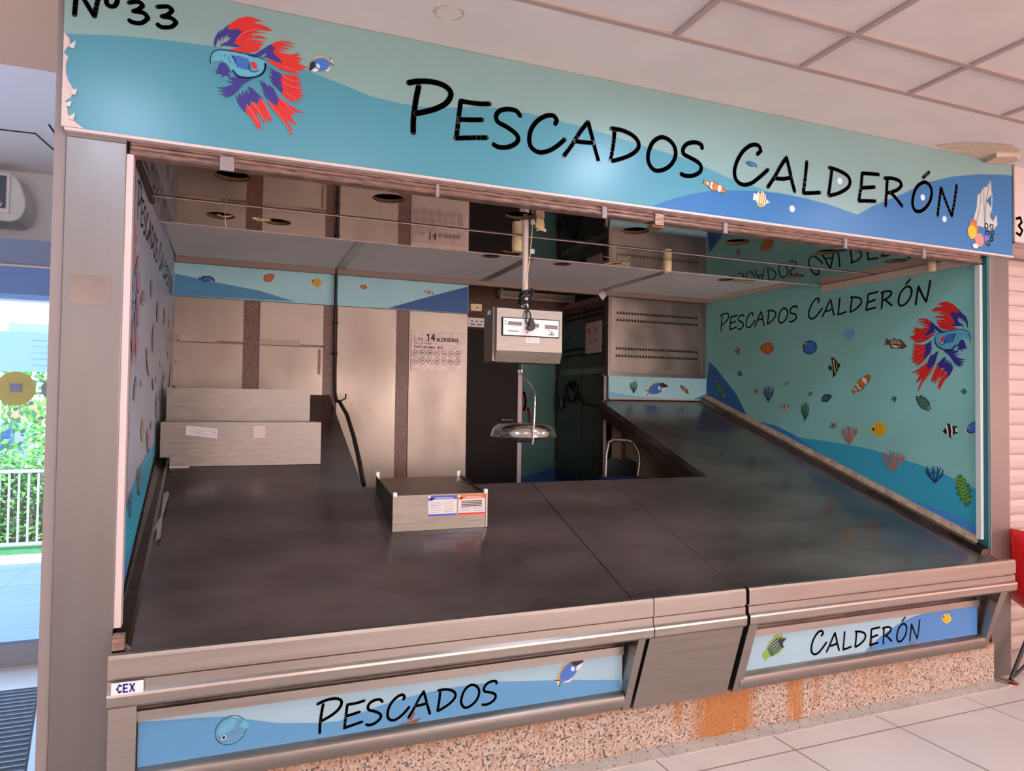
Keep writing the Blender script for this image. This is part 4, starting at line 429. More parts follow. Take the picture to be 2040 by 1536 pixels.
PROTO = {
 'tang': [('white', 'p', [(-.72, .1), (-1, .5), (-.86, .05), (-1, -.5), (-.72, -.1)]), ('yellow', 'p', [(.45, .7), (.1, 1), (-.3, .9), (-.65, .45), (-.8, .15), (-.74, -.15), (-.6, .2), (0, .6)]), ('white', 'p', [(.1, -.7), (-.3, -.98), (-.6, -.55), (-.5, -.4)]), ('violet', 'p', E_(0, 0, .68, .8)), ('blue', 'p', E_(.02, .02, .58, .68)), ('black', 'p', [(.35, .6), (.65, .5), (.95, -.15), (1, -.35), (.75, -.4), (.5, -.1), (.38, .1)]), ('white', 'p', [(.9, -.4), (.6, -.68), (.3, -.55), (.5, -.2)]), ('li', 'p', E_(.24, -.08, .12, .28)), ('black', 's', .05, [(-.72, .1), (-.92, .45)]), ('black', 's', .05, [(-.72, -.1), (-.92, -.45)])],
 'bluetang': [('cream', 'p', [(-.7, .3), (-1, .6), (-.9, 0), (-1, -.6), (-.7, -.3)]), ('dblue', 'p', E_(.05, 0, .9, .95)), ('blue', 'p', E_(.12, 0, .75, .78)), ('yellow', 'p', E_(-.45, .5, .2, .12)), ('black', 'p', E_(.75, .15, .08, .1))],
 'bluefish': [('dblue', 'p', [(-.65, .1), (-1, .7), (-.86, 0), (-1, -.7), (-.65, -.1)]), ('dblue', 'p', [(-.7, .2), (-.5, .85), (.3, 1), (.8, .6), (1, -.3), (.9, -.8), (.6, -.3), (.2, -.9), (-.5, -.8), (-.7, -.2)]), ('blue', 'p', E_(.1, .05, .5, .45)), ('white', 'p', [(.55, -.1), (.75, -.55), (.85, -.7), (.6, -.5)])],
 'lightblue': [('paleblue', 'p', E_(0, 0, .95, .98)), ('lightblue', 'p', E_(0, 0, .82, .8)), ('paleblue', 's', .06, [(-.5, .5), (-.4, 0), (-.5, -.5)]), ('paleblue', 's', .06, [(0, .7), (.1, 0), (0, -.7)]), ('black', 'p', E_(.6, .1, .1, .12)), ('paleblue', 'p', [(-.8, .3), (-1.15, .4), (-1.1, -.4), (-.8, -.3)])],
 'bw': [('black', 'p', [(1, -.05), (.5, .55), (.2, 1.05), (-.1, .7), (-.6, .5), (-.9, .6), (-.8, 0), (-.9, -.5), (-.6, -.4), (-.1, -.7), (0, -1), (.5, -.5)]), ('white', 'p', [(.55, .5), (.32, .8), (.25, 0), (.3, -.65), (.5, -.5), (.42, 0)]), ('white', 'p', [(-.1, .7), (-.32, .6), (-.3, 0), (-.2, -.65), (0, -.85), (-.12, 0)]), ('white', 'p', [(-.65, .3), (-.85, .25), (-.85, -.25), (-.65, -.25)])],
 'angel': [('black', 'p', [(1, .1), (.6, .5), (.1, 1.1), (-.4, 1.2), (-.3, .6), (-.6, .2), (-1, .3), (-.95, -.3), (-.6, -.2), (-.3, -.6), (-.5, -1.2), (0, -1), (.6, -.4)]), ('lgreen', 'p', [(.6, .4), (.45, .55), (.3, 0), (.4, -.45), (.55, -.3), (.45, 0)]), ('cream', 'p', [(.1, .9), (-.08, .85), (-.05, 0), (0, -.8), (.18, -.7), (.1, 0)]), ('cream', 'p', [(-.3, .5), (-.42, .4), (-.4, -.3), (-.3, -.45)])],
 'green': [('green', 'p', [(1, 0), (.4, .6), (0, 1), (-.2, .5), (-.6, .3), (-1, .6), (-.8, 0), (-1, -.5), (-.6, -.2), (-.2, -.5), (0, -1), (.4, -.5)]), ('black', 'p', [(.4, .5), (.2, .6), (.15, -.5), (.35, -.4)]), ('lightblue', 'p', [(-.1, .5), (-.25, .4), (-.25, -.4), (-.1, -.5)])],
 'clown': [('black', 'p', [(1.02, .05), (.8, .52), (.45, .62), (.1, .86), (-.3, .62), (-.62, .42), (-.75, .22), (-1.03, .4), (-1.03, -.4), (-.75, -.22), (-.62, -.5), (-.2, -.86), (.2, -.62), (.6, -.62), (.9, -.35)]), ('orange', 'p', [(.98, .05), (.78, .45), (.5, .52), (.5, -.5), (.86, -.32)]), ('orange', 'p', [(.28, .62), (.1, .78), (-.18, .6), (-.15, -.75), (.1, -.62), (.28, -.55)]), ('orange', 'p', [(-.4, .5), (-.6, .35), (-.6, -.4), (-.4, -.6)]), ('orange', 'p', E_(-.88, 0, .12, .32)), ('white', 'p', [(.5, .54), (.3, .62), (.22, .2), (.3, -.57), (.5, -.56), (.55, 0)]), ('white', 'p', [(-.2, .58), (-.4, .5), (-.38, -.58), (-.18, -.75), (-.25, 0)]), ('white', 'p', [(-.62, .3), (-.74, .2), (-.74, -.22), (-.62, -.36)]), ('black', 'p', E_(.78, .15, .05, .1))],
 'orange': [('dorange', 'p', [(1, 0), (.6, .55), (.2, .85), (-.5, 1), (-.6, .5), (-.9, .5), (-.85, -.4), (-.55, -.5), (-.4, -.95), (.3, -.8), (.8, -.4)]), ('orange', 'p', E_(.1, 0, .6, .6)), ('tan', 's', .06, [(-.1, .6), (0, 0), (-.1, -.55)]), ('tan', 's', .06, [(.25, .5), (.35, 0), (.25, -.45)]), ('black', 'p', E_(.7, .15, .07, .1))],
 'yellow': [('yellow', 'p', [(1, 0), (.75, .5), (.2, .9), (-.5, .95), (-.7, .5), (-.98, .35), (-.98, -.35), (-.7, -.5), (-.4, -.95), (.2, -.9), (.75, -.45)]), ('orange', 's', .07, [(-.3, .7), (-.2, 0), (-.3, -.7)]), ('orange', 's', .07, [(.1, .75), (.2, 0), (.1, -.75)]), ('black', 'p', E_(.62, .12, .14, .22))],
 'dark': [('dteal', 'p', [(1, 0), (.7, .6), (.1, .95), (-.5, .75), (-.75, .3), (-1, .45), (-1, -.45), (-.75, -.3), (-.5, -.75), (.1, -.95), (.7, -.5)]), ('olive', 'p', E_(0, 0, .5, .5)), ('paleblue', 'p', E_(.65, .1, .1, .12))],
 'olive': [('dteal', 'p', [(1, 0), (.7, .6), (.1, .9), (-.5, .8), (-.75, .4), (-1, .3), (-1, -.4), (-.7, -.5), (-.4, -.85), (.2, -.85), (.7, -.5)]), ('olive', 'p', E_(-.05, 0, .72, .68)), ('tan', 'p', E_(-.8, 0, .14, .3)), ('cream', 'p', [(.95, .2), (.75, .55), (.7, .1)])],
 'tan': [('tan', 'p', E_(0, 0, .9, .8)), ('olive', 'p', E_(0, 0, .5, .4)), ('tan', 'p', [(-.8, .2), (-1.1, .5), (-1.1, -.5), (-.8, -.2)])],
 'trigger': [('brown', 'p', [(1, -.1), (.6, .5), (.3, .8), (.1, .6), (-.3, .8), (-.6, .3), (-.98, .6), (-.9, 0), (-.98, -.6), (-.6, -.3), (-.3, -.85), (.2, -.7), (.7, -.6)]), ('cream', 'p', E_(0, -.45, .3, .16)), ('orange', 'p', E_(.3, -.3, .25, .1))]+[('cream', 'p', E_(x, y, .07, .12, 8)) for x, y in ((.3, .3), (.1, .4), (-.1, .35), (-.3, .45), (.2, .1), (0, .12), (-.2, .1), (-.4, .15), (.45, .1), (-.3, -.15))],
 'cream': [('white', 'p', [(-.6, .35), (-.98, .45), (-1, -.4), (-.6, -.35)]), ('cream', 'p', [(1, -.15), (.6, .1), (.35, .7), (0, .95), (-.4, .9), (-.65, .4), (-.65, -.4), (-.4, -.9), (0, -1), (.4, -.7), (.6, -.35)]), ('yellow', 'p', [(.15, -.55), (-.3, -.55), (-.55, -.3), (-.4, -.88), (.1, -.95)]), ('brown', 's', .07, [(.45, .5), (.5, 0), (.4, -.5)]), ('orange', 's', .06, [(.2, .8), (.25, 0), (.15, -.8)]), ('orange', 's', .06, [(-.05, .85), (0, 0), (-.08, -.85)]), ('orange', 's', .06, [(-.3, .8), (-.25, 0), (-.3, -.8)]), ('black', 'p', E_(-.3, .72, .1, .16))],
 'round': [('lightblue', 's', .05, E_(0, 0, .95, .95, 30)+[(.95, 0)]), ('lightblue', 'p', [(.1, .86), (.6, .6), (.75, .2), (.35, .0), (-.2, .0), (-.6, .4), (-.4, .75)]), ('paleblue', 's', .05, [(.85, -.1), (.1, -.5), (-.5, -.8)]), ('lightblue', 'p', [(-.5, -.1), (-.95, .1), (-1.05, -.4), (-.85, -.6), (-.6, -.4)])]+[('paleblue', 's', .035, [(.5-.02*k, .1-.12*k+.3), (-.1, .2-.13*k), (-.7, .35-.16*k)]) for k in range(6)]+[('paleblue', 's', .03, [(.5, .75-.1*k), (0, .82-.12*k), (-.5, .72-.1*k)]) for k in range(3)]+[('white', 'p', E_(.55, -.1, .16, .16)), ('black', 'p', E_(.55, -.1, .11, .11))],
 'stripe': [('lgreen', 'p', [(-.6, .5), (-1, .45), (-1.05, -.4), (-.6, -.45)]), ('lgreen', 'p', [(.9, .5), (.5, .95), (-.2, .9), (-.6, .5), (-.6, -.5), (-.2, -.9), (.4, -.95), (.55, -.3)]), ('grey', 'p', [(.45, .7), (-.2, .75), (-.55, .4), (-.55, -.4), (-.2, -.75), (.35, -.7), (.5, -.1)])]+[('green', 's', .09, [(.45, .55-.27*k), (0, .62-.3*k), (-.5, .38-.2*k)]) for k in range(5)]+[('black', 'p', [(.6, .5), (.4, .2), (.35, -.3), (.5, -.95), (.58, -.3), (1, -.2), (.8, .1)]), ('yellow', 'p', E_(.72, .3, .1, .12)), ('black', 'p', E_(.72, .3, .06, .07))],
 'coralblue': coral('dblue', 3), 'coralpink': coral('pink', 5, 12), 'coralgreen': coral('green', 8, 7), 'coralgreenbig': [('green', 'p', [(-1, 0), (-.8, .5), (-.62, .4), (-.5, .85), (-.3, .62), (-.15, 1.05), (.05, .7), (.25, .95), (.4, .55), (.6, .65), (.7, .3), (1, .25), (.85, 0), (1, -.2), (.65, -.3), (.55, -.7), (.35, -.55), (.2, -1), (0, -.65), (-.2, -1), (-.35, -.6), (-.6, -.8), (-.65, -.35), (-.9, -.4)])]+[('lgreen', 's', .10, [(-.7+.22*k, 0), (-.55+.22*k, .45)]) for k in range(7)]+[('lgreen', 's', .10, [(-.7+.22*k, 0), (-.55+.22*k, -.45)]) for k in range(7)],
}
KIND = {'tang': 'blue tang fish with yellow back', 'bluetang': 'dark blue rounded fish', 'bluefish': 'slim dark blue fish', 'lightblue': 'pale blue disc shaped fish', 'bw': 'black and white banded fish', 'angel': 'tall banded angelfish', 'green': 'small green striped fish',
        'clown': 'orange fish with white bands', 'orange': 'orange brown fish', 'yellow': 'yellow rounded fish', 'dark': 'dark teal fish', 'olive': 'olive green oval fish', 'tan': 'faint tan fish', 'trigger': 'brown spotted fish', 'cream': 'cream striped butterfly fish', 'round': 'large pale blue round fish', 'stripe': 'green striped fish'}
def sheen_inks(items):  # mixes the wall's grey glancing sheen into the ink colours
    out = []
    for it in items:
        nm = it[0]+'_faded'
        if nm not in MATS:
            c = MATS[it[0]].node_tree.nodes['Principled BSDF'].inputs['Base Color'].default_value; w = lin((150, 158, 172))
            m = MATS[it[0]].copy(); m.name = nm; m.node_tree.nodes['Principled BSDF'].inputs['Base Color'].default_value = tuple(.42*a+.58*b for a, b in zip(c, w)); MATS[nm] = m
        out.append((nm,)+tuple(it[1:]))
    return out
def put_fish(lst, fn, parent, base=.0016, flipy=None):
    for pr, cx, cy, vx, vy, h in lst:
        if flipy is not None: cx = flipy(cx); vx = -vx
        v = Vector((vx, vy)); n = Vector((-vy, vx)).normalized()
        if n.y < 0: n = -n
        hh = h/2; cor = pr.startswith('coral')
        def tr(p): q = Vector((cx, cy))+v*p[0]+n*p[1]*hh; return (q.x, q.y)
        its = []
        for it in PROTO[pr]:
            if it[1] == 'p': its.append(('ink_'+it[0], 'p', [tr(p) for p in it[2]]))
            else: its.append(('ink_'+it[0], 's', it[2]*v.length, [tr(p) for p in it[3]]))
        if fn is fn_l: its = sheen_inks(its)
        mb, names = print_mesh(its, fn, base, .0002 if cor else .0003)
        part(mb, 'coral_print' if cor else 'fish_print', names, parent, None if cor else 'printed '+KIND[pr])
def betta(key, fn, parent, base=.0016, f=lambda p: p):
    its = [('ink_'+c, 'p', [f(p) for p in P]) for c, P in ART['BETTA_'+key]]+[('ink_'+c, 's', w, [f(p) for p in P]) for c, w, P in ART['BETTA_'+key+'L']]
    if fn is fn_l: its = sheen_inks(its)
    mb, names = print_mesh(its, fn, base, .0002); part(mb, 'fighting_fish_print', names, parent, 'printed red and blue fighting fish with flowing fins')
def letters(key, fn, parent, base=.0012, f=lambda p: p, counts=None, ink='ink'):
    counts = counts or {12: C1, 13: C1, 14: C2, 27: C1+C2, 4: (1, 1, 1, 1)}[len(key)]; i = 0
    for c in counts:
        mb, names = print_mesh([(ink, 's', w, [f(p) for p in P]) for w, P in key[i:i+c]], fn, base, .00004); i += c
        part(mb, 'letter', names, parent)
C1 = (2, 3, 1, 1, 2, 2, 1, 1); C2 = (1, 2, 1, 2, 2, 3, 2, 1)
def bubbles(lst, r, fn, parent, m='ink_bubble', base=.0014, filled=False, f=lambda p: p):
    for p in lst:
        x, y = f(p)
        it = ('p', E_(x, y, r, r, 20)) if filled else ('s', r*.16, E_(x, y, r, r, 20)+[(x+r, y)])
        mb, names = print_mesh([(m,)+it], fn, base); part(mb, 'bubble_print', names, parent)
def wave(pts, m, fn, parent, base, f=lambda p: p):
    mb, names = print_mesh([(m, 'p', [f(p) for p in pts])], fn, base); part(mb, 'wave_print', names, parent)

zc = lambda y: slope(y)+.055                 # foot of the printed walls, just over the worktops
rp = MB(); rp.prism([(2.60, zc(2.60)), (YB-.01, zc(YB)), (YB-.01, 2.345), (3.69, 2.345), (3.69, 2.28), (2.60, 2.28)], lambda y, z: (xr(y), y, z), lambda y, z: (xr(y)+.01, y, z))
RW = rp.build('printed_wall_panel', 'wall_teal')
tag(RW, 'teal printed wall panel of many small fish at the right end of the stall', 'wall panel')
lo = lambda P, yend: P+[(P[-1][0], zc(P[-1][0])), (P[0][0], zc(P[0][0]))]
def clip(P, ya=None):
    return [(min(y, YB-.012), max(z, zc(y)+.001)) for y, z in P]
wave(clip(ART['RW_NAVY'])+[(YB-.012, zc(YB)+.001)], 'p_navy', fn_r, RW, .0003)
wave(clip(ART['RW_TEAL'])+[(2.602, zc(2.602)+.001), (ART['RW_TEAL'][0][0], zc(ART['RW_TEAL'][0][0])+.001)], 'p_tealblue', fn_r, RW, .0005)
wave(clip(ART['RW_BLUE'])+[(ART['RW_BLUE'][0][0], zc(ART['RW_BLUE'][0][0])+.001)], 'p_blue', fn_r, RW, .0008)
wave(clip(ART['RW_STREAK'])+[(2.602, zc(2.602)+.001), (ART['RW_STREAK'][0][0], zc(ART['RW_STREAK'][0][0])+.001)], 'p_azure', fn_r, RW, .0010)
letters(ART['RIGHT_TEXT'], fn_r, RW); betta('R', fn_r, RW); put_fish(ART['FISH_R'], fn_r, RW); bubbles(ART['BUB_R'], .014, fn_r, RW)

lp = MB(); lp.prism([(2.60, zc(2.60)), (YB-.01, zc(YB)), (YB-.01, 2.345), (3.69, 2.345), (3.69, 2.28), (2.60, 2.28)], lambda y, z: (xl(y), y, z), lambda y, z: (xl(y)-.01, y, z))
LW = lp.build('printed_wall_panel', 'wall_teal_sheen')
tag(LW, 'teal printed wall panel, grey sheen in its colour, seen edge on at the left end of the stall', 'wall panel')
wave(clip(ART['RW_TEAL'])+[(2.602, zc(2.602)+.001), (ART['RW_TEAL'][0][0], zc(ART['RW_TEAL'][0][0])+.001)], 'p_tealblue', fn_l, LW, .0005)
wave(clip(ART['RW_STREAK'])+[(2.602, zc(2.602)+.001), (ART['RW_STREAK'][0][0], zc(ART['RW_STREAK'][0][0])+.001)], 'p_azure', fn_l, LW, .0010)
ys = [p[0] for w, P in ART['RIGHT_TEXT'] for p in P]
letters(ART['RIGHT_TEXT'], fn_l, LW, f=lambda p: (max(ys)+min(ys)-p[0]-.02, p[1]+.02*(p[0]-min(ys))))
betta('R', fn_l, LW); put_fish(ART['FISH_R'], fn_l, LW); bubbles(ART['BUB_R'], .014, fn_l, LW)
t = MB(); t.poly([(2.603, 1.02), (2.66, 1.08), (2.70, 1.0), (2.73, .93), (2.68, .90), (2.70, .84), (2.64, .80), (2.603, .74)], lambda y, z: (xl(y)+.0026, y, z)); part(t, 'torn_patch', 'paper_pink', LW)

# trims at the stall front
struct(MB().box(-.340, -.322, 2.555, 2.60, .70, 2.23).box(-.348, -.340, 2.555, 2.60, .70, 2.23).build('trim_2', 'trim_pale'))
struct(MB().box(3.756, 3.778, 2.572, 2.60, .735, 2.225).build('trim_3', 'edge_pale'))
struct(MB().box(3.779, 3.795, 2.548, 2.60, .66, 2.27).build('trim_4', 'edge_teal'))
# columns either side
pl = tag(MB().box(-.512, -.342, 2.55, 2.78, 0, 2.275).build('steel_column', 'steel_pillar', bevel=.003), 'broad brushed steel column beside the glass door, left of the stall', 'column')
part(MB().box(-.545, -.512, 2.56, 2.78, 0, 2.79), 'corner_trim', 'trim_grey', pl)
m_ = MB(); m_.prism([(-.490, 1.825), (-.375, 1.825), (-.375, 1.755), (-.382, 1.738), (-.400, 1.732), (-.470, 1.732), (-.486, 1.738), (-.490, 1.755)], lambda x, z: (x, 2.5495, z), lambda x, z: (x, 2.5485, z))
part(m_, 'name_plate', 'steel_dark', pl, 'blank darker steel plate with rounded lower corners')
part(MB().box(-.5095, -.344, 2.545, 2.55, 2.262, 2.28), 'top_trim', 'trim_grey', pl)
part(MB().tube([(-.545, 2.58, 2.27), (-.556, 2.54, 2.285)], .003), 'nail', 'dark', pl)
pr = tag(MB().box(3.796, 3.950, 2.545, 2.78, 0, 2.275).build('steel_column', 'steel_pillar', bevel=.003), 'narrow pinkish steel column at the right of the stall next to a grey shutter', 'column')
part(MB().box(3.950, 3.968, 2.555, 2.78, 0, 2.36), 'corner_trim', 'alu', pr)

# ============================================================ fascia sign
sb = MB().box(-.522, 3.962, 2.53, 2.552, 2.282, 2.788).build('shop_sign', 'sign_teal')
tag(sb, 'long turquoise fascia sign reading PESCADOS CALDERÓN above the stall', 'sign')
fs = fn_plane(2.53)
wave([(max(-.520, p[0]), p[1]) for p in ART['WAVE_MID'][:-2]]+[(2.66, 2.284), (-.52, 2.284)], 'wave_mid', fs, sb, .0004)
wave([(min(p[0], 3.96), max(p[1], 2.284)) for p in ART['WAVE_DARK'][:-2]]+[(3.96, 2.284), (1.6, 2.284)], 'wave_dark', fs, sb, .0008)
def sg(p): # artwork was measured on a plane 15 mm further in
    k = 2.5285/2.545; return (p[0]*k, 1.43+(p[1]-1.43)*k)
letters(ART['SIGN_TEXT'], fs, sb, f=sg); letters(ART['SIGN_TEXT2'], fs, sb, f=sg); letters([[.0145, [(x, min(z, 2.78)) for x, z in P]] for w, P in ART['SIGN_NO']], fs, sb, f=sg)
betta('S', fs, sb, f=sg); put_fish(ART['FISH_S'], fs, sb, base=.0016); bubbles(ART['BUB_S'], .016, fs, sb, 'ink_li', filled=True, f=sg, base=.001)
its = [('ink_coralgrey', 'p', [sg(p) for p in ART['CORAL_S']])]
cc = [sg(p) for p in ART['CORAL_S']]
its += [('ink_coralshade', 's', .006, [cc[0], cc[2], (cc[2][0]-.005, cc[2][1]-.07), cc[9]]), ('ink_coralshade', 's', .005, [cc[14], (cc[13][0]+.02, cc[13][1]-.05), cc[10]]), ('ink_coralshade', 's', .005, [cc[3], cc[5]]), ('ink_white', 's', .007, [cc[1], cc[3], cc[4]]), ('ink_coralshade', 's', .004, [cc[15], cc[9]])]
mb, names = print_mesh(its, fs, .0016, .0002); part(mb, 'coral_print', names, sb, 'printed grey branching coral')
cb = [sg(p) for p in ART['CORAL_B']]
its = [('ink_dpink', 'p', E_(cb[2][0], cb[2][1]-.01, .03, .035)), ('ink_orange', 'p', E_(cb[0][0]+.012, cb[0][1]+.02, .035, .035)), ('ink_yellow', 'p', E_(cb[0][0], cb[0][1], .034, .037)), ('ink_pink', 'p', E_(cb[1][0], cb[1][1], .036, .036)), ('ink_violet', 'p', E_(cb[5][0]-.005, cb[5][1]-.03, .02, .03))]+[('ink_li', 's', .006, E_(q[0], q[1], .012, .013, 14)+[(q[0]+.012, q[1])]) for q in cb[3:9]]+[('ink_li', 'p', E_(cb[9][0], cb[9][1]-.01, .022, .013))]
mb, names = print_mesh(its, fs, .0024, .0002); part(mb, 'coral_print', names, sb, 'printed orange and pink reef ball with white rings')
peel = [(-.5215, 2.58), (-.507, 2.565), (-.503, 2.545), (-.514, 2.53), (-.520, 2.515), (-.508, 2.505), (-.514, 2.48), (-.512, 2.45), (-.506, 2.43), (-.491, 2.405), (-.488, 2.395), (-.500, 2.375), (-.512, 2.365), (-.506, 2.345), (-.505, 2.325), (-.492, 2.31), (-.480, 2.298), (-.46, 2.2845), (-.5215, 2.2845)]
t = MB(); t.poly(peel, lambda x, z: (x, 2.5280, z)); part(t, 'bare_edge', 'paper_pink', sb)
for x, z, a in ((-.500, 2.545, .9), (-.492, 2.398, .5), (-.506, 2.36, .2), (-.495, 2.318, .8)):
    t = MB()
    t.prism([(x, z), (x+.012, z+.012*a), (x+.008, z-.014), (x-.006, z-.010)], lambda p, q: (p, 2.5275, q), lambda p, q: (p, 2.522-.3*(p+.5), q))
    part(t, 'peeling_film', 'paper', sb)
part(MB().box(-.512, 3.962, 2.524, 2.556, 2.272, 2.2815), 'bottom_edging', 'trim_pale', sb)

# rolled shutter under the fascia
sh = thing('rolling_shutter', 'rolled up rusty metal shutter edge running under the fascia sign', 'shutter', (1.7, 2.6, 2.22))
p = [(y_, z_+.011*(2.276-z_)/.06) for y_, z_ in [(2.560, 2.272), (2.560, 2.262), (2.566, 2.260), (2.566, 2.256), (2.556, 2.252), (2.554, 2.244), (2.560, 2.240), (2.562, 2.236), (2.554, 2.232), (2.552, 2.224), (2.558, 2.218), (2.60, 2.216), (2.606, 2.272)]]
part(MB().sweepx(p, -.333, 3.75), 'bottom_rail', 'shutter_metal', sh)
for x, w in ((-.04, .022), (.70, .006), (1.42, .010), (1.69, .022), (2.04, .010), (2.76, .008), (3.30, .010)):
    part(MB().box(x-w, x+w, 2.546, 2.556, 2.214, 2.262), 'clip', 'trim_grey' if w != .022 or x < 0 else 'shutter_metal', sh)
part(MB().box(1.66, 1.72, 2.556, 2.60, 2.205, 2.218), 'lock', 'board_edge', sh)

# ============================================================ mirror steel ceiling with empty lamp holes
def holed(name, x0, x1, y0, y1, z, holes, m, th=.003):
    outer = [(x0, y0), (x1, y0), (x1, y1), (x0, y1)]; R = [(h[0]+h[2]*math.cos(2*math.pi*i/36), h[1]+h[2]*math.sin(2*math.pi*i/36)) for h in holes for i in range(36)]
    loops = [[Vector((a, b, 0)) for a, b in outer]]+[[Vector((a, b, 0)) for a, b in R[36*k:36*k+36]] for k in range(len(holes))]
    tri = tessellate_polygon(loops); allp = outer+R; n = len(allp)
    mb = MB(); v = [(a, b, z) for a, b in allp]+[(a, b, z+th) for a, b in allp]
    f = [tuple(t) for t in tri]+[tuple(n+i for i in t[::-1]) for t in tri]
    for k in range(len(holes)):
        o = 4+36*k; f += [(o+i, o+(i+1) % 36, n+o+(i+1) % 36, n+o+i) for i in range(36)]
    f += [(i, (i+1) % 4, n+(i+1) % 4, n+i) for i in range(4)]
    mb.add(v, f); return mb
def rims(holes, z, parent, m='board_edge'):
    for h in holes:
        r = h[2]; part(MB().lathe([(r, .0015), (r, .016), (r+.004, .016), (r+.004, .004)], (h[0], h[1], z), 36), 'hole_rim', m, parent, smooth_=True)
HF = [(-.023, 2.824, .066), (.577, 2.866, .066), (1.177, 2.886, .066), (1.788, 2.901, .066), (2.38, 2.886, .064), (2.971, 2.869, .064), (3.50, 2.88, .06)]
HB = [(-.076, 3.45, .062), (.171, 3.46, .062), (1.416, 3.58, .056), (2.066, 3.60, .060), (3.33, 3.475, .058)]
HC = [(1.462, 4.058, .058), (1.968, 4.091, .058), (3.278, 4.09, .058)]
zm = 2.28
a = holed('x', -.352, XR-.002, 2.612, 3.205, zm, HF, 'steel_mirror').build('ceiling_mirror_panel', 'steel_mirror')
tag(a, 'polished steel ceiling panel with a row of empty lamp holes, nearest the sign', 'ceiling panel'); rims(HF, zm, a)
b = holed('x', -.358, XR-.002, 3.222, 3.685, zm, HB, 'steel_mirror').build('ceiling_mirror_panel', 'steel_mirror')
tag(b, 'polished steel ceiling panel behind the long seam, with ragged lamp holes', 'ceiling panel'); rims(HB, zm, b)
part(MB().box(-.358, XR-.002, 3.683, 3.688, 2.277, 2.35), 'rear_edge', 'trim_pale', b)
part(MB().box(-.352, XR-.1, 3.204, 3.2205, zm-.001, zm+.004), 'seam_strip', 'rail_brown', a)
part(MB().box(-.352, XR-.1, 3.2205, 3.2245, zm-.004, zm), 'seam_edge', 'trim_pale', a)
# splinters and wires in the holes
s = MB()
for k in range(7): s.tube([(2.066+random.uniform(-.05, .05), 3.57, 2.285), (2.066+random.uniform(-.09, .09), 3.55+random.uniform(-.06, .03), 2.262-random.uniform(0, .02))], .0025, 5)
part(s, 'splinters', 'lamp_cream', b)
s = MB().tube([(.13, 3.46, 2.283), (.09, 3.44, 2.276), (.06, 3.43, 2.28)], .004, 6).tube([(.14, 3.44, 2.281), (.10, 3.40, 2.273)], .003, 6); part(s, 'splinters', 'lamp_cream', b)
s = MB().tube([(-.06, 3.44, 2.33), (-.055, 3.40, 2.24), (-.05, 3.395, 2.215)], .002, 6).tube([(-.02, 3.46, 2.29), (-.06, 3.43, 2.272), (-.09, 3.45, 2.285)], .003, 6); part(s, 'wire', 'plastic_white', b)
s = MB(); s.prism([(3.30, 4.06), (3.47, 4.00), (3.50, 4.06), (3.45, 4.11), (3.33, 4.09)], lambda x, y: (x, y, 2.342), lambda x, y: (x, y, 2.338)); wedge = s
cz = 2.35
joints = [-.366, .656, 1.703, 2.71, XR-.002]
names_c = ['leftmost', 'second from the left', 'third from the left', 'rightmost']
for i in range(4):
    hs = [h for h in HC if joints[i] < h[0] < joints[i+1]]
    o = holed('x', joints[i]+.001, joints[i+1]-.001, 3.69, 4.925, cz, hs, 'x').build('ceiling_panel', 'white_panel')
    tag(o, '%s of the four off-white panels at the back of the stall ceiling' % names_c[i], 'ceiling panel', 'white ceiling panels over the stall'); rims(hs, cz, o)
    if i == 3: part(wedge, 'cardboard_flap', 'lamp_cream', o)
    if i < 3: part(MB().box(joints[i+1]-.028, joints[i+1]+.028, 3.70, 4.88, cz-.005, cz), 'joint_strip', 'steel_vent', o)
struct(MB().box(-.366, 3.72, 4.872, 4.915, 2.312, 2.349).build('trim_5', 'beam_brown'))
struct(MB().box(XR-.05, XR-.001, 3.66, 4.87, 2.318, 2.349).box(XR-.03, XR-.001, 2.62, 3.66, 2.235, 2.278).build('trim_6', 'trim_beige'))
struct(MB().box(xl(3)+.001, xl(3)+.014, 2.62, 3.3, 2.262, 2.279).build('trim_7', 'rail_brown'))

# lamp holders hanging from the ceiling
def holder(x, y, z, r, h, label):
    t = thing('lamp_holder', label, 'lamp holder', (x, y, z), 'empty lamp holders under the stall ceiling')
    part(MB().lathe([(r*.9, 0), (r, -.004), (r, -h*.78), (r*.94, -h*.8), (r*.94, -h), (r*.55, -h), (r*.5, -h*.6), (0, -h*.6)], (x, y, z), 28), 'socket', 'lamp_cream', t, smooth_=True)
    part(MB().lathe([(r*1.01, -h*.12), (r*1.03, -h*.12), (r*1.03, -h*.2), (r*1.01, -h*.2)], (x, y, z), 28), 'ring', 'trim_beige', t)
    return t
h1 = holder(1.316, 3.26, 2.2795, .027, .075, 'cream lamp holder hanging close to the pole of the scale')
part(MB().tube([(1.30, 3.26, 2.215), (1.29, 3.22, 2.19), (1.33, 3.2, 2.18), (1.37, 3.23, 2.20), (1.385, 3.23, 2.21)], .002, 6), 'wire', 'dark', h1)
part(MB().box(1.375, 1.395, 3.22, 3.235, 2.195, 2.218), 'connector', 'plastic_white', h1)
holder(2.33, 3.43, 2.2795, .026, .065, 'cream lamp holder hanging left of the vented cabinet')
holder(3.70, 2.81, 2.2795, .024, .055, 'pale lamp holder at the right end, over the printed fish wall')
gm = thing('ceiling_knob', 'small white diamond shaped knob on the back ceiling beam', 'knob', (2.70, 4.86, 2.31))
part(MB().add([(2.66, 4.86, 2.31), (2.735, 4.86, 2.31), (2.70, 4.86, 2.265), (2.70, 4.86, 2.345), (2.70, 4.84, 2.31)], [(0, 2, 4), (2, 1, 4), (1, 3, 4), (3, 0, 4), (0, 3, 1, 2)]), 'knob_body', 'plastic_white', gm)

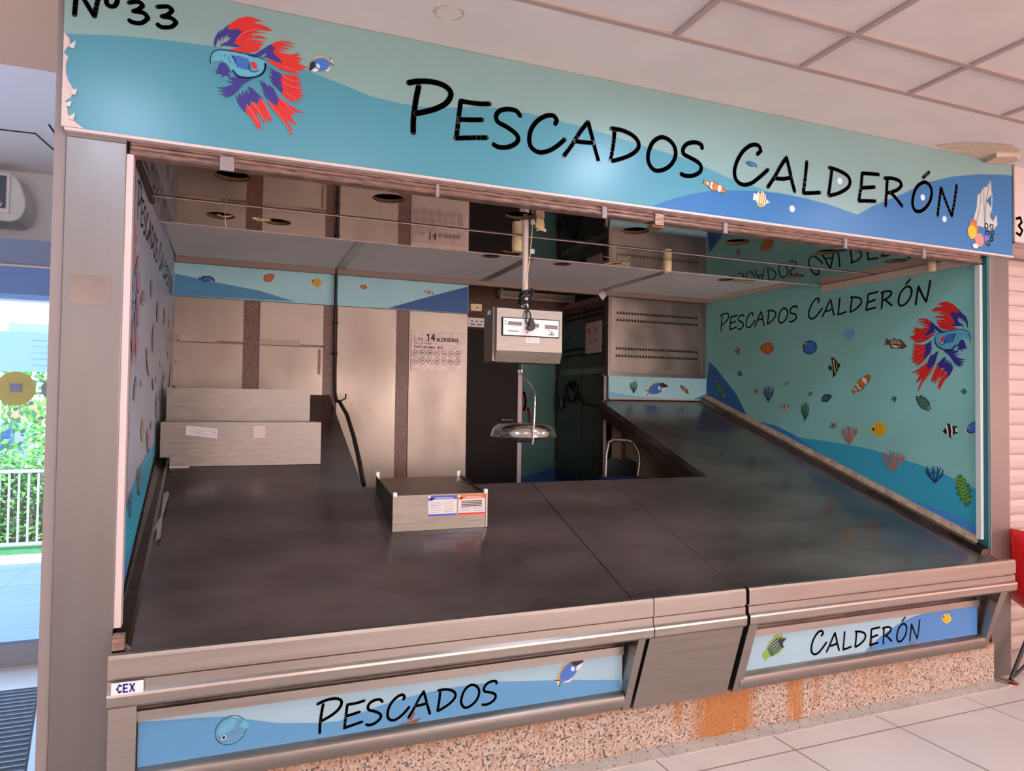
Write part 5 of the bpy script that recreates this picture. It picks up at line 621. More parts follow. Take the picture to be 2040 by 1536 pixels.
# ============================================================ back wall cladding
bp = thing('steel_wall_cladding', 'brushed steel wall sheets on granite behind the left counter wing', 'wall cladding', (.6, 4.93, 1.2))
P4 = [(-.372, .046), (.146, .559), (.651, 1.065), (1.157, 1.597)]
for i, (x0, x1) in enumerate(P4):
    zt = 2.098
    if i < 2:
        q = part(MB().box(x0, x1, 4.918, 4.93, 1.818, zt), 'upper_sheet', 'steel_panel', bp, bevel=.002)
        q = part(MB().box(x0, x1, 4.916, 4.93, 1.40, 1.806), 'lower_sheet', 'steel_panel', bp, bevel=.002)
        part(MB().box(x0+(.04 if i == 0 else 0), x0+.26, 4.912, 4.9175, 1.809, 1.846), 'patch_strip', 'trim_beige', q)
    else: part(MB().box(x0, x1, 4.918, 4.93, .5, zt), 'tall_sheet', 'steel_panel', bp, bevel=.002)
for x0, x1 in ((.046, .146), (.559, .651), (1.065, 1.157)):
    part(MB().box(x0, x1, 4.926, 4.944, .5, zt), 'granite_strip', 'granite_wall', bp)
for x, z in ((1.11, 1.80), (1.11, 1.35), (.097, 1.56)):
    s = MB()
    for k in range(5): s.stroke([(x-.022, z-.03+.014*k), (x-.002, z-.022+.014*k), (x+.02, z-.028+.015*k)], .004, lambda a, b: (a, 4.9255, b))
    part(s, 'scuff_marks', 'ink_grey', bp)
part(MB().box(.525, .543, 4.914, 4.918, 1.62, 1.79), 'slot', 'shutter_metal', bp)
for z in (1.845-.0, 1.68): disc(-.352, z, .008, 4.914, 'shutter_metal', 'bolt', bp)
bs = MB().box(-.372, 1.60, 4.915, 4.944, 2.10, 2.318).build('printed_frieze', 'band_light')
tag(bs, 'pale blue printed strip with little fish above the steel wall sheets', 'printed strip')
fb_ = fn_plane(4.915); ff = lambda p: (p[0], min(max(p[1], 2.102), 2.316))
wave(ART['BS_BLUE']+[(-.370, 2.102)], 'band_blue', fb_, bs, .0004, f=lambda p: (max(p[0], -.37), ff(p)[1]))
wave(ART['BS_DARK']+[(1.598, 2.102)], 'band_dark', fb_, bs, .0004, f=lambda p: (min(p[0], 1.598), ff(p)[1]))
put_fish(ART['FISH_B'], fb_, bs, base=.001); bubbles([(.60, 2.185), (.29, 2.19), (.92, 2.235)], .013, fb_, bs, base=.001)
# hanging food-allergen sheet
nt = MB().box(1.172, 1.566, 4.911, 4.914, 1.668, 1.957).build('notice_sheet', 'film')
tag(nt, 'clear plastic allergen notice reading Los 14 taped on a steel sheet', 'notice')
def glyph_text(txt, x, z, h, Y, ink, parent, name='lettering', w=.12, fn=None, each=True):
    G = {'L': [[(0, 1), (0, 0), (.55, 0)]], 'o': [[(.3, .6), (.05, .3), (.3, 0), (.55, .3), (.3, .6)]], 's': [[(.5, .55), (.2, .6), (.1, .42), (.45, .2), (.3, 0), (.05, .05)]], '1': [[(.1, .8), (.35, 1), (.35, 0)]], '4': [[(.4, 0), (.4, 1), (0, .35), (.6, .35)]],
         'A': [[(0, 0), (.3, 1), (.6, 0)], [(.12, .35), (.48, .35)]], 'E': [[(.5, 1), (0, 1), (0, 0), (.5, 0)], [(0, .5), (.4, .5)]], 'R': [[(0, 0), (0, 1), (.4, .95), (.45, .6), (0, .5), (.5, 0)]], 'G': [[(.55, .85), (.3, 1), (0, .5), (.3, 0), (.55, .2), (.55, .45), (.35, .45)]], 'N': [[(0, 0), (0, 1), (.5, 0), (.5, 1)]], 'O': [[(.3, 1), (0, .5), (.3, 0), (.6, .5), (.3, 1)]], 'S': [[(.5, .9), (.2, 1), (.05, .75), (.5, .3), (.3, 0), (0, .1)]],
         'C': [[(.55, .85), (.3, 1), (0, .5), (.3, 0), (.55, .15)]], 'X': [[(0, 0), (.55, 1)], [(0, 1), (.55, 0)]], 'n': [[(.05, 0), (.05, .55)], [(.05, .4), (.3, .6), (.5, .4), (.5, 0)]], 't': [[(.2, .9), (.2, .1), (.4, 0)], [(0, .6), (.4, .6)]], 'e': [[(.05, .3), (.5, .3), (.3, .6), (.05, .3), (.25, 0), (.5, .1)]], 'm': [[(0, 0), (0, .55)], [(0, .4), (.2, .55), (.28, 0)], [(.28, .4), (.5, .55), (.55, 0)]], 'i': [[(.25, 0), (.25, .55)]], 'd': [[(.5, 1), (.5, 0)], [(.5, .3), (.25, .6), (0, .3), (.25, 0), (.5, .2)]], 'a': [[(.5, .6), (.5, 0)], [(.5, .4), (.25, .6), (0, .3), (.25, 0), (.5, .2)]], 'u': [[(0, .6), (.05, .1), (.3, 0), (.5, .2), (.5, .6)]], 'c': [[(.5, .5), (.25, .6), (0, .3), (.25, 0), (.5, .1)]],
         '3': [[(0, .9), (.35, 1), (.5, .75), (.2, .52), (.55, .3), (.35, 0), (0, .1)]], 'r': [[(.05, 0), (.05, .6)], [(.05, .4), (.3, .6), (.45, .55)]], 'g': [[(.5, .6), (.5, -.2), (.1, -.3)], [(.5, .4), (.25, .6), (0, .3), (.25, 0), (.5, .2)]], 'l': [[(.2, 1), (.2, 0)]], ' ': [], 'I': [[(.2, 0), (.2, 1)]], 'B': [[(0, 0), (0, 1), (.4, .95), (.4, .55), (0, .5), (.5, .3), (.4, 0), (0, 0)]], 'Z': [[(0, 1), (.5, 1), (0, 0), (.5, 0)]]}
    cx = x; fn = fn or (lambda a, b_: (a, Y, b_)); mb = MB()
    for ch in txt:
        if each: mb = MB()
        for st_ in G.get(ch, []):
            q = [(cx+px*h*.9, z+pz*h) for px, pz in st_]
            if txt == '34' and ch == '3': mb.stroke(q, h*w, fn)
            else:
                for a_, b_ in zip(q, q[1:]): mb.stroke([a_, b_], h*w, fn)
        cx += h*(.78 if ch.isupper() or ch.isdigit() else .66)
        if each: part(mb, 'letter', ink, parent)
    if not each: return part(mb, name, ink, parent)
glyph_text('Los', 1.193, 1.885, .034, 4.9105, 'film_ink', nt); glyph_text('14', 1.283, 1.885, .048, 4.9105, 'film_ink', nt, w=.2); glyph_text('ALERGENOS', 1.362, 1.885, .024, 4.9105, 'film_ink', nt, w=.24)
glyph_text('con la normativa', 1.193, 1.860, .016, 4.9105, 'film_ink', nt, each=False); glyph_text('Gestion menu dia', 1.193, 1.832, .020, 4.9105, 'film_ink', nt, w=.2, each=False)
for r_ in range(2):
    for k in range(7):
        cx, czz = 1.204+k*.053, 1.795-r_*.055
        m_ = MB(); m_.stroke(E_(cx, czz, .021, .022, 18)+[(cx+.021, czz)], .003, lambda x, z: (x, 4.9105, z))
        R = random.Random(k+9*r_); m_.stroke([(cx-.01, czz-.008), (cx+R.uniform(-.01, .01), czz+R.uniform(0, .012)), (cx+.01, czz-.006)], .004, lambda x, z: (x, 4.9104, z)); m_.stroke([(cx-.008, czz+.006), (cx+.009, czz+R.uniform(-.004, .01))], .004, lambda x, z: (x, 4.9103, z))
        part(m_, 'round_symbol', 'film_ink', nt)
# black vertical hose
pts = [(.632, 4.88, 2.345), (.632, 4.88, 1.9), (.640, 4.88, 1.50), (.648, 4.86, 1.44), (.66, 4.80, 1.435)]
hs = thing('black_hose', 'black hose dropping from the ceiling and trailing along the left counter wing', 'hose', (.64, 4.88, 1.4))
part(MB().tube(pts, .011), 'riser', 'plastic_black', hs, smooth_=True)
part(MB().tube([(.66, 4.80, 1.435), (.675, 4.55, 1.35), (.665, 4.2, 1.225), (.648, 3.9, 1.115), (.624, 3.60, 1.01)], .013), 'loop', 'plastic_black', hs, smooth_=True)
part(MB().tube([(.66, 4.80, 1.435), (.70, 4.80, 1.46), (.70, 4.80, 1.49)], .006), 'valve_lever', 'plastic_black', hs)
for z in (1.76, 1.97): part(MB().box(.618, .65, 4.868, 4.92, z, z+.012), 'clamp', 'dark', hs)

# ============================================================ recess behind the stall
dl = MB().box(1.63, 2.12, 5.20, 5.24, 0, 2.02).build('sliding_door', 'door_brown')
tag(dl, 'dark brown metal sliding door behind the hanging scale', 'door')
part(MB().box(2.12, 2.155, 5.195, 5.245, 0, 2.02), 'door_edge', 'trim_pale', dl)
part(MB().tube([(1.97, 5.20, 1.31), (1.97, 5.165, 1.31), (2.03, 5.16, 1.31), (2.07, 5.16, 1.305)], .007).tube([(1.965, 5.2, 1.28), (1.965, 5.19, 1.24)], .012), 'handle', 'alu', dl)
rl = MB().box(1.61, 2.3, 5.12, 5.19, 2.03, 2.10).build('door_rail', 'plastic_white'); tag(rl, 'white slotted rail above the brown sliding door', 'rail')
s = MB()
for k in range(8): s.box(1.63+k*.055, 1.665+k*.055, 5.117, 5.1199, 2.045, 2.053)
for k in range(10): s.box(1.69+k*.04, 1.703+k*.04, 5.117, 5.1199, 2.070, 2.078)
part(s, 'slots', 'dark', rl)
sw = MB().box(1.615, 1.70, 4.90, 4.944, 2.125, 2.175).build('wall_socket', 'lamp_cream'); tag(sw, 'cream wall socket at the end of the printed fish strip', 'socket')
disc(1.665, 2.15, .006, 4.899, 'dark', 'socket_hole', sw)
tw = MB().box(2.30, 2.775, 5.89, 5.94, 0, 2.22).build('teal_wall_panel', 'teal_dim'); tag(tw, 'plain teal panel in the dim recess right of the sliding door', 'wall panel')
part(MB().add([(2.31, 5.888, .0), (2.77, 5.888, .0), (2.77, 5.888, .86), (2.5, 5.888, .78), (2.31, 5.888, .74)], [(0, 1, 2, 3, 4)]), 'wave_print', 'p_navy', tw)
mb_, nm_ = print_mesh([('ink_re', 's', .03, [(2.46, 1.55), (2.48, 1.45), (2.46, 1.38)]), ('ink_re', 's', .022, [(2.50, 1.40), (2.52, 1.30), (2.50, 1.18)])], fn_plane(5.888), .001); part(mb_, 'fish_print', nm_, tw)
ft = thing('fluorescent_fitting', 'unlit twin tube fluorescent fitting on the dim back wall', 'light fitting', (2.58, 5.9, 2.4))
part(MB().box(2.20, 2.96, 5.90, 5.95, 2.415, 2.475), 'housing', 'trim_beige', ft, bevel=.004)
for z in (2.455, 2.405): part(MB().tube([(2.235, 5.875, z), (2.93, 5.875, z)], .013, 16), 'fluorescent_tube', 'tube_white', ft, smooth_=True)
for x in (2.222, 2.945): part(MB().box(x-.012, x+.012, 5.86, 5.91, 2.385, 2.475), 'tube_holder', 'plastic_white', ft)
# vented cabinet
vc = thing('vented_cabinet', 'steel cabinet with rows of square vent holes above the right counter wing', 'cabinet', (3.26, 5.2, 1.7))
def slotted(mb, u0, u1, n, zrows, size, fn):
    for z in zrows:
        for k in range(n):
            u = u0+(u1-u0)*k/(n-1); mb.add([fn(u-size, z-size), fn(u+size, z-size), fn(u+size, z+size), fn(u-size, z+size)], [(0, 1, 2, 3)])
part(MB().box(2.80, 3.735, 4.955, 5.86, 1.70, 2.345), 'body', 'steel_vent', vc)
part(MB().box(2.783, 2.815, 4.915, 4.955, 1.672, 2.345).box(3.70, 3.74, 4.915, 4.955, 1.672, 2.31).box(2.815, 3.70, 4.915, 4.955, 1.672, 1.70), 'frame', 'alu', vc)
fp_ = part(MB().box(2.818, 3.698, 4.925, 4.954, 1.702, 2.31), 'front_panel', 'steel_vent', vc)
for zz in (2.187, 2.129, 1.898, 1.838): s = MB(); slotted(s, 2.875 if zz > 2 else 2.868, 3.645, 29, (zz,), .0095, lambda u, z: (u, 4.9245, z)); part(s, 'vent_row', 'void', fp_)
for z in (2.187, 2.129, 1.898, 1.838):
    s = MB()
    for k in range(29):
        u = 2.872+(3.645-2.872)*k/28; s.box(u-.0095, u+.0095, 4.9225, 4.9244, z+.0035, z+.0060)
    part(s, 'vent_lip_row', 'alu', fp_)
for x, z in ((2.835, 1.715), (3.69, 1.72)): disc(x, z, .006, 4.924, 'alu', 'screw', fp_)
sp_ = part(MB().box(2.786, 2.7999, 4.96, 5.86, 1.755, 2.30), 'side_panel', 'steel_dark', vc)
for zz in (2.235, 2.19, 1.92, 1.868): s = MB(); slotted(s, 5.0, 5.72, 24, (zz,), .012, lambda u, z: (2.7855, u, z)); part(s, 'vent_row', 'void', sp_)
s = MB().box(2.781, 2.7855, 5.03, 5.30, 1.87, 2.13); nn = part(s, 'paper_note', 'paper_pink', sp_)
part(MB().box(2.780, 2.781, 5.10, 5.13, 2.04, 2.08).box(2.780, 2.781, 5.22, 5.25, 2.04, 2.08).box(2.780, 2.781, 5.10, 5.13, 1.97, 1.99).box(2.780, 2.781, 5.19, 5.21, 1.95, 1.97), 'paw_marks', 'ink_dorange', nn)
uc = thing('tall_cabinet', 'dark steel cupboard standing under the vented cabinet in the recess', 'cabinet', (2.9, 5.4, 0))
part(MB().box(2.79, 2.855, 4.97, 5.86, 0, 1.698), 'body', 'steel_dark', uc)
for y0, y1 in ((5.0, 5.35), (5.36, 5.84)):
    part(MB().box(2.778, 2.7899, y0, y1, .05, 1.33), 'door', 'steel_dark', uc); part(MB().box(2.778, 2.7899, y0, y1, 1.34, 1.69), 'upper_door', 'steel_dark', uc)
part(MB().box(2.774, 2.792, 4.950, 4.969, .6, 1.672), 'corner_edge', 'trim_pale', uc)
cdl = thing('coiled_cable', 'dark coiled cable with a plug hanging on the cupboard side', 'cable', (2.77, 5.7, 1.4))
part(MB().tube([(2.765, 5.55+.11*math.cos(a*.35), 1.55+.09*math.sin(a*.35)) for a in range(22)]+[(2.765, 5.3, 1.44), (2.765, 5.0, 1.42)], .008), 'loop', 'plastic_black', cdl, smooth_=True)
part(MB().box(2.745, 2.777, 5.70, 5.82, 1.40, 1.50), 'plug', 'plastic_black', cdl, bevel=.008)
# printed strip under the vents
vs = MB().box(2.788, 3.742, 4.905, 4.925, 1.492, 1.671).build('printed_frieze', 'band_light'); tag(vs, 'short pale printed strip with a blue fish under the vented cabinet', 'printed strip')
fv = fn_plane(4.905); put_fish(ART['FISH_V'], fv, vs, base=.001); bubbles([(3.03, 1.64), (3.40, 1.655)], .015, fv, vs, base=.001)
wave([(2.79, 1.545), (2.86, 1.535), (3.0, 1.512), (3.3, 1.498), (3.3, 1.494), (2.79, 1.494)], 'ink_paleblue', fv, vs, .0005)
wave([(3.60, 1.494), (3.74, 1.545), (3.74, 1.494)], 'band_blue', fv, vs, .0005)
part(MB().box(2.788, 3.742, 4.893, 4.905, 1.484, 1.495), 'lower_edging', 'trim_beige', vs)
pp = MB().tube([(2.975, 4.99, 0), (2.975, 4.99, 1.38)], .016).build('copper_pipe', 'board_edge', smooth_=True); tag(pp, 'brown pipe running up the tiled wall below the right wing', 'pipe')
bxs = MB().box(3.00, 3.14, 4.90, 5.015, 1.18, 1.34).build('junction_box', 'beige_tile', bevel=.006); tag(bxs, 'cream box fixed to the tiled wall under the right wing', 'junction box')

# ============================================================ the sloping fish counter
LIP = [(2.475, .6445), (2.44, .655), (2.418, .664), (2.404, .661), (2.399, .650), (2.399, .594), (2.409, .590), (2.409, .586), (2.403, .584), (2.403, .556), (2.393, .548), (2.391, .540), (2.393, .512), (2.400, .504), (2.46, .500), (2.49, .52), (2.49, .64)]
def top(poly, name, parent, m='steel_top', th=.045):
    mb = MB(); mb.prism(poly, lambda x, y: (x, y, slope(y)), lambda x, y: (x, y, slope(y)-th)); return part(mb, name, m, parent)
def lip(x0, x1, parent, name='front_lip'):
    return part(MB().sweepx(LIP, x0, x1), name, 'steel_front', parent)
LX = -.330
ca = thing('fish_counter', 'left sloping dark steel fish counter with a wing running back along the left wall', 'counter', (.6, 2.5, .2))
top([(LX, 2.47), (1.5225, 2.47), (1.5225, 3.53), (.607, 3.53), (.607, 4.905), (-.352, 4.905)], 'worktop', ca)
lip(-.334, 1.5755, ca)
s = MB(); s.hexa([(LX-.004, 2.5, slope(2.5)), (LX+.045, 2.5, slope(2.5)), (LX+.025, 4.9, slope(4.9)), (-.362, 4.9, slope(4.9)), (LX-.004, 2.5, slope(2.5)+.022), (LX+.035, 2.5, slope(2.5)+.012), (LX+.015, 4.9, slope(4.9)+.012), (-.362, 4.9, slope(4.9)+.05)]); part(s, 'side_upstand', 'steel_dark', ca)
s = MB(); s.poly([(-.275, 3.10), (-.262, 3.12), (-.27, 3.3), (-.262, 3.5), (-.27, 3.52), (-.285, 3.50), (-.277, 3.3), (-.29, 3.22), (-.295, 3.17), (-.283, 3.2)], lambda x, y: (x, y, slope(y)+.0165)); part(s, 'peeling_tape', 'film', ca)
part(MB().box(-.334, -.30, 2.47, 2.50, .655, .70), 'corner_bracket', 'shutter_metal', ca)
part(MB().box(-.34, -.262, 2.475, 2.55, .197, .50), 'end_post', 'steel_front', ca)
part(MB().box(-.262, 1.52, 2.515, 2.54, .2, .5), 'backing', 'steel_dark', ca)
part(MB().sweepx([(2.42, .500), (2.44, .503), (2.515, .470), (2.515, .455)], -.262, 1.52), 'soffit', 'steel_vent', ca)
pf = MB().box(-.258, 1.492, 2.496, 2.515, .275, .420).build('printed_panel', 'low_light'); pf.parent = ca; pf.matrix_parent_inverse = ca.matrix_basis.inverted(); pf['label'] = 'pale blue printed panel lettered PESCADOS'
part(MB().box(-.262, 1.496, 2.490, 2.516, .420, .452), 'upper_trim', 'steel_front', pf)
flp = fn_plane(2.496)
LPW = [(min(max(x, -.257), 1.491), z) for x, z in ART['LP_WAVE']]
wave(LPW+[(1.491, .277), (-.257, .277)], 'low_blue', flp, pf, .0004)
fy = lambda p: (p[0], min(max(p[1], .279), .419))
letters(ART['LOW_PESC'], flp, pf, f=fy); put_fish(ART['FISH_LP'], flp, pf, base=.0014)
m_ = MB(); m_.poly([(.555, .277), (.64, .277), (.655, .292), (.63, .289), (.60, .284)], lambda x, z: (x, 2.4945, z)); part(m_, 'torn_patch', 'board_edge', pf); m_ = MB(); m_.poly([(.60, .29), (.625, .325), (.632, .31), (.622, .29)], lambda x, z: (x, 2.4945, z)); part(m_, 'torn_patch', 'board_edge', pf)
part(MB().sweepx([(2.500, .276), (2.480, .274), (2.465, .262), (2.462, .245), (2.470, .222), (2.482, .205), (2.54, .200), (2.54, .276)], -.262, 1.485), 'bottom_rail', 'steel_front', ca, smooth_=True)
def bracket(x0, x1, parent, m='steel_front'):
    s = MB(); s.hexa([(x0-.035, 2.475, .200), (x1-.035, 2.475, .200), (x1-.035, 2.53, .200), (x0-.035, 2.53, .200), (x0, 2.408, .503), (x1, 2.408, .503), (x1, 2.53, .503), (x0, 2.53, .503)]); return part(s, 'bracket', m, parent)
bracket(1.515, 1.548, ca)
cx_ = MB().box(-.322, -.236, 2.3905, 2.3925, .5475, .5835); pn = part(cx_, 'maker_plate', 'plastic_white', ca, 'small white plate lettered CEX')
glyph_text('CEX', -.306, .5545, .022, 2.3900, 'label_blue', pn, w=.24)
# middle flap
cb_ = thing('fish_counter', 'narrow middle section of the fish counter with a plain steel front door', 'counter', (1.8, 2.5, .2))
top([(1.5275, 2.47), (2.048, 2.47), (2.030, 3.30), (2.02, 3.53), (1.5275, 3.53)], 'worktop', cb_)
part(MB().hexa([(1.5225, 2.5, slope(2.5)-.02), (1.5275, 2.5, slope(2.5)-.02), (1.5275, 3.53, slope(3.53)-.02), (1.5225, 3.53, slope(3.53)-.02), (1.5225, 2.5, slope(2.5)-.006), (1.5275, 2.5, slope(2.5)-.006), (1.5275, 3.53, slope(3.53)-.006), (1.5225, 3.53, slope(3.53)-.006)]), 'seam', 'void', cb_)
lip(1.5795, 2.036, cb_)
s = MB(); s.hexa([(1.530, 2.478, .197), (2.000, 2.478, .197), (2.000, 2.50, .197), (1.530, 2.50, .197), (1.570, 2.412, .503), (2.036, 2.412, .503), (2.036, 2.434, .503), (1.570, 2.434, .503)]); part(s, 'front_door', 'steel_front', cb_, bevel=.002)
s = MB(); s.hexa([(2.000, 2.486, .197), (2.006, 2.486, .197), (2.006, 2.50, .197), (2.000, 2.50, .197), (2.036, 2.42, .503), (2.048, 2.42, .503), (2.048, 2.434, .503), (2.036, 2.434, .503)]); part(s, 'gap', 'void', cb_)
# right section
cc_ = thing('fish_counter', 'right sloping dark steel fish counter with a wing running back along the teal wall', 'counter', (2.9, 2.5, .2))
top([(2.050, 2.47), (3.77, 2.47), (3.77, 2.6), (xr(4.9)-.002, 4.90), (2.70, 4.90), (2.70, 3.53), (2.022, 3.53), (2.032, 3.30)], 'worktop', cc_)
lip(2.0535, 3.765, cc_)
def along(o0, o1, h0, h1, y0=2.54, y1=4.9): return MB().hexa([(xr(y0)-o0, y0, slope(y0)+h0), (xr(y0)-.003, y0, slope(y0)+h0), (xr(y1)-.003, y1, slope(y1)+h0), (xr(y1)-o0, y1, slope(y1)+h0), (xr(y0)-o1, y0, slope(y0)+h1), (xr(y0)-.003, y0, slope(y0)+h1), (xr(y1)-.003, y1, slope(y1)+h1), (xr(y1)-o1, y1, slope(y1)+h1)])
part(along(.080, .062, 0, .028), 'side_upstand', 'steel_dark', cc_)
part(along(.024, .018, .028, .062, 2.605), 'sealant_strip', 'caulk', cc_)
s = MB(); s.hexa([(2.700, 3.53, slope(3.53)-.13), (2.712, 3.53, slope(3.53)-.13), (2.712, 4.90, slope(4.9)-.13), (2.700, 4.90, slope(4.9)-.13), (2.700, 3.53, slope(3.53)-.046), (2.712, 3.53, slope(3.53)-.046), (2.712, 4.90, slope(4.9)-.046), (2.700, 4.90, slope(4.9)-.046)]); part(s, 'wing_skirt', 'steel_dark', cc_)
part(MB().box(2.72, XR-.02, 3.58, 3.60, 0, .93), 'inner_panel', 'dark', cc_)
part(MB().box(2.95, 2.99, 4.05, 4.09, 0, 1.12).box(3.02, 3.05, 3.8, 3.83, 0, 1.0), 'leg', 'alu', cc_)
s = MB()
R = random.Random(4)
for (ax, ay, bx, by) in ((2.62, 2.74, 2.76, 2.80), (2.60, 2.79, 2.70, 2.71), (2.74, 2.83, 2.90, 2.79), (2.83, 2.75, 2.92, 2.86), (2.98, 2.85, 3.06, 2.86)):
    s.stroke([(ax, ay), ((ax+bx)/2+R.uniform(-.02, .02), (ay+by)/2), (bx, by)], .0035, lambda x, y: (x, y, slope(y)+.0006))
for k in range(6): s.stroke([(3.17+.04*k, 2.60), (3.23+.04*k, 2.52)], .003, lambda x, y: (x, y, slope(y)+.0006))
part(s, 'scratches', 'steel_vent', cc_)
part(MB().box(2.10, 3.70, 2.515, 2.54, .19, .5), 'backing', 'steel_dark', cc_)
part(MB().sweepx([(2.42, .500), (2.44, .503), (2.515, .470), (2.515, .455)], 2.11, 3.66), 'soffit', 'steel_vent', cc_)
pg = MB().box(2.105, 3.610, 2.496, 2.515, .272, .416).build('printed_panel', 'low_light'); pg.parent = cc_; pg.matrix_parent_inverse = cc_.matrix_basis.inverted(); pg['label'] = 'pale blue printed panel lettered CALDERÓN'
part(MB().box(2.105, 3.62, 2.490, 2.516, .416, .448), 'upper_trim', 'steel_front', pg)
RPW = [(min(x, 3.609), min(max(z, .274), .4155)) for x, z in ART['RP_WAVE']]
wave(RPW+[(3.609, .4155), (3.609, .274)], 'low_deep', flp, pg, .0004)
fz = lambda p: (p[0], min(max(p[1], .276), .414))
letters(ART['LOW_CALD'], flp, pg, f=fz); put_fish(ART['FISH_RP'], flp, pg, base=.0014)
m_ = MB(); m_.poly([(2.862, .276), (2.872, .276), (2.868, .37), (2.86, .35), (2.864, .31)], lambda x, z: (x, 2.4945, z)); part(m_, 'torn_patch', 'board_edge', pg); m_ = MB(); m_.poly([(3.10, .2745), (3.17, .2745), (3.16, .281), (3.12, .279)], lambda x, z: (x, 2.4945, z)); part(m_, 'torn_patch', 'board_edge', pg)
part(MB().sweepx([(2.500, .272), (2.480, .270), (2.465, .258), (2.462, .240), (2.470, .216), (2.482, .200), (2.54, .196), (2.54, .272)], 2.06, 3.63), 'bottom_rail', 'steel_front', cc_, smooth_=True)
bracket(2.062, 2.108, cc_)
s = MB(); s.hexa([(3.615, 2.475, .200), (3.650, 2.475, .200), (3.650, 2.53, .200), (3.615, 2.53, .200), (3.665, 2.408, .503), (3.715, 2.408, .503), (3.715, 2.53, .503), (3.665, 2.53, .503)]); part(s, 'bracket', 'steel_front', cc_)
part(MB().box(3.612, 3.616, 2.50, 2.53, .2, .5), 'end_cheek', 'steel_dark', cc_)

# granite plinth and drain covers
pn = MB().box(-.342, 3.775, 2.52, 2.62, 0, .196).build('granite_plinth', 'granite_plinth'); tag(pn, 'speckled pink granite plinth with orange rust stains under the counter', 'plinth')
ends = [-.34, .575, 1.672, 2.787, 3.775]
dn = ['under the E and S of PESCADOS', 'below the blue tang on the printed panel', 'in front of the steel door, at the rust stains', 'below the word CALDERÓN, running to the right column']
dn[0] = 'at the far left below the P of PESCADOS'
for i in range(4):
    x0, x1 = ends[i]+.003, ends[i+1]-.003
    d = MB().box(x0, x1, 2.434, 2.518, -.01, .004).build('drain_cover', 'checker'); tag(d, 'chequered metal floor drain cover '+dn[i], 'drain cover', 'drain covers along the plinth')
    s = MB(); k = 0; x = x0+.03
    while x < x1-.02:
        for y, off in ((2.452, 0), (2.50, .035)):
            s.lathe([(.004, .0042), (0, .0042)], (x+off, y, 0), 8)
        x += .075
    part(s, 'drain_holes', 'void', d)
    s = MB(); x = x0+.02
    while x < x1-.03:
        for j, y in enumerate((2.445, 2.460, 2.475, 2.490, 2.505)):
            a = .008 if (int((x-x0)/.03)+j) % 2 else -.008
            s.hexa([(x, y-.001, .004), (x+.012, y-.001+a*.5, .004), (x+.012, y+.001+a*.5, .004), (x, y+.001, .004), (x+.002, y-.001, .0055), (x+.010, y-.001+a*.5, .0055), (x+.010, y+.001+a*.5, .0055), (x+.002, y+.001, .0055)])
        x += .03
    part(s, 'tread_ribs', 'checker', d)

# ============================================================ things standing on the counter
# low display stand in the middle
tr = thing('display_stand', 'low steel display stand with blue and red labels on the front counter', 'display stand', (.88, 3.1, .86))
yf, yb = 3.095, 3.50
part(MB().add([(.667, yf, slope(yf)+.001), (1.113, yf, slope(yf)+.001), (1.113, yf, 1.0165), (.667, yf, 1.0165), (.667, yf+.006, slope(yf)+.002), (1.113, yf+.006, slope(yf)+.002), (1.113, yf+.006, 1.0165), (.667, yf+.006, 1.0165)], [(0, 1, 2, 3), (7, 6, 5, 4), (0, 4, 5, 1), (3, 2, 6, 7), (0, 3, 7, 4), (1, 5, 6, 2)]), 'front_panel', 'steel_box', tr)
part(MB().box(.668, 1.112, yf-.002, yf, .888, .890), 'fold_line', 'shutter_metal', tr)
part(MB().hexa([(.672, yf+.006, .996), (1.108, yf+.006, .996), (1.100, yb, 1.048), (.672, yb, 1.048), (.672, yf+.006, 1.002), (1.108, yf+.006, 1.002), (1.100, yb, 1.054), (.672, yb, 1.054)]), 'shelf', 'steel_vent', tr)
for x0, x1 in ((.667, .671), (1.105, 1.109)):
    part(MB().hexa([(x0, yf+.006, slope(yf)+.003), (x1, yf+.006, slope(yf)+.003), (x1, yb, slope(yb)+.003), (x0, yb, slope(yb)+.003), (x0, yf+.006, 1.012), (x1, yf+.006, 1.012), (x1, yb, 1.066), (x0, yb, 1.066)]), 'side_panel', 'steel_dark', tr)
for x, y, z0, z1 in ((.676, yf-.003, 1.012, 1.032), (1.105, yf-.003, 1.012, 1.034), (.676, yb, 1.05, 1.085), (1.098, yb, 1.05, 1.082)):
    part(MB().box(x-.009, x+.009, y-.005, y+.012, z0, z1), 'corner_cap', 'plastic_white', tr, bevel=.003)
part(MB().box(1.106, 1.114, yf-.004, yf, slope(yf)+.004, 1.014), 'corner_angle', 'alu', tr)
for (x0, x1, m_hd, m_sub, nm) in ((.830, .965, 'label_blue', 'label_blue', 'blue and white label'), (.972, 1.103, 'label_orange', 'label_red', 'red and white label')):
    lb = part(MB().box(x0, x1, yf-.0012, yf-.0002, .918, 1.010), 'sticker', 'paper', tr, nm)
    s = MB().box(x0+.01, x1, yf-.0016, yf-.0012, .992, 1.010).box(x0, x0+.02, yf-.0016, yf-.0012, .988, 1.000); part(s, 'heading', m_hd, lb)
    part(MB().box(x0, x1, yf-.0016, yf-.0012, .918, .927), 'footer', m_sub, lb)
    s = MB()
    for k in range(7):
        z = .980-.0075*k
        if m_sub == 'label_red' and k < 4: s.box(x0+.014, x1-.016, yf-.0016, yf-.0012, z-.002, z+.0025)
        else: s.box(x0+.008, x0+.05+.01*(k % 3), yf-.0016, yf-.0012, z, z+.0012).box(x0+.072, x1-.01-.008*(k % 2), yf-.0016, yf-.0012, z, z+.0012)
    part(s, 'small_print', 'film_ink', lb)
    s = MB().box(x0+.035, x1-.02, yf-.0020, yf-.0016, .999, 1.0012).box(x0+.03, x1-.012, yf-.0020, yf-.0016, .995, .9965); part(s, 'heading_lettering', 'paper', lb)
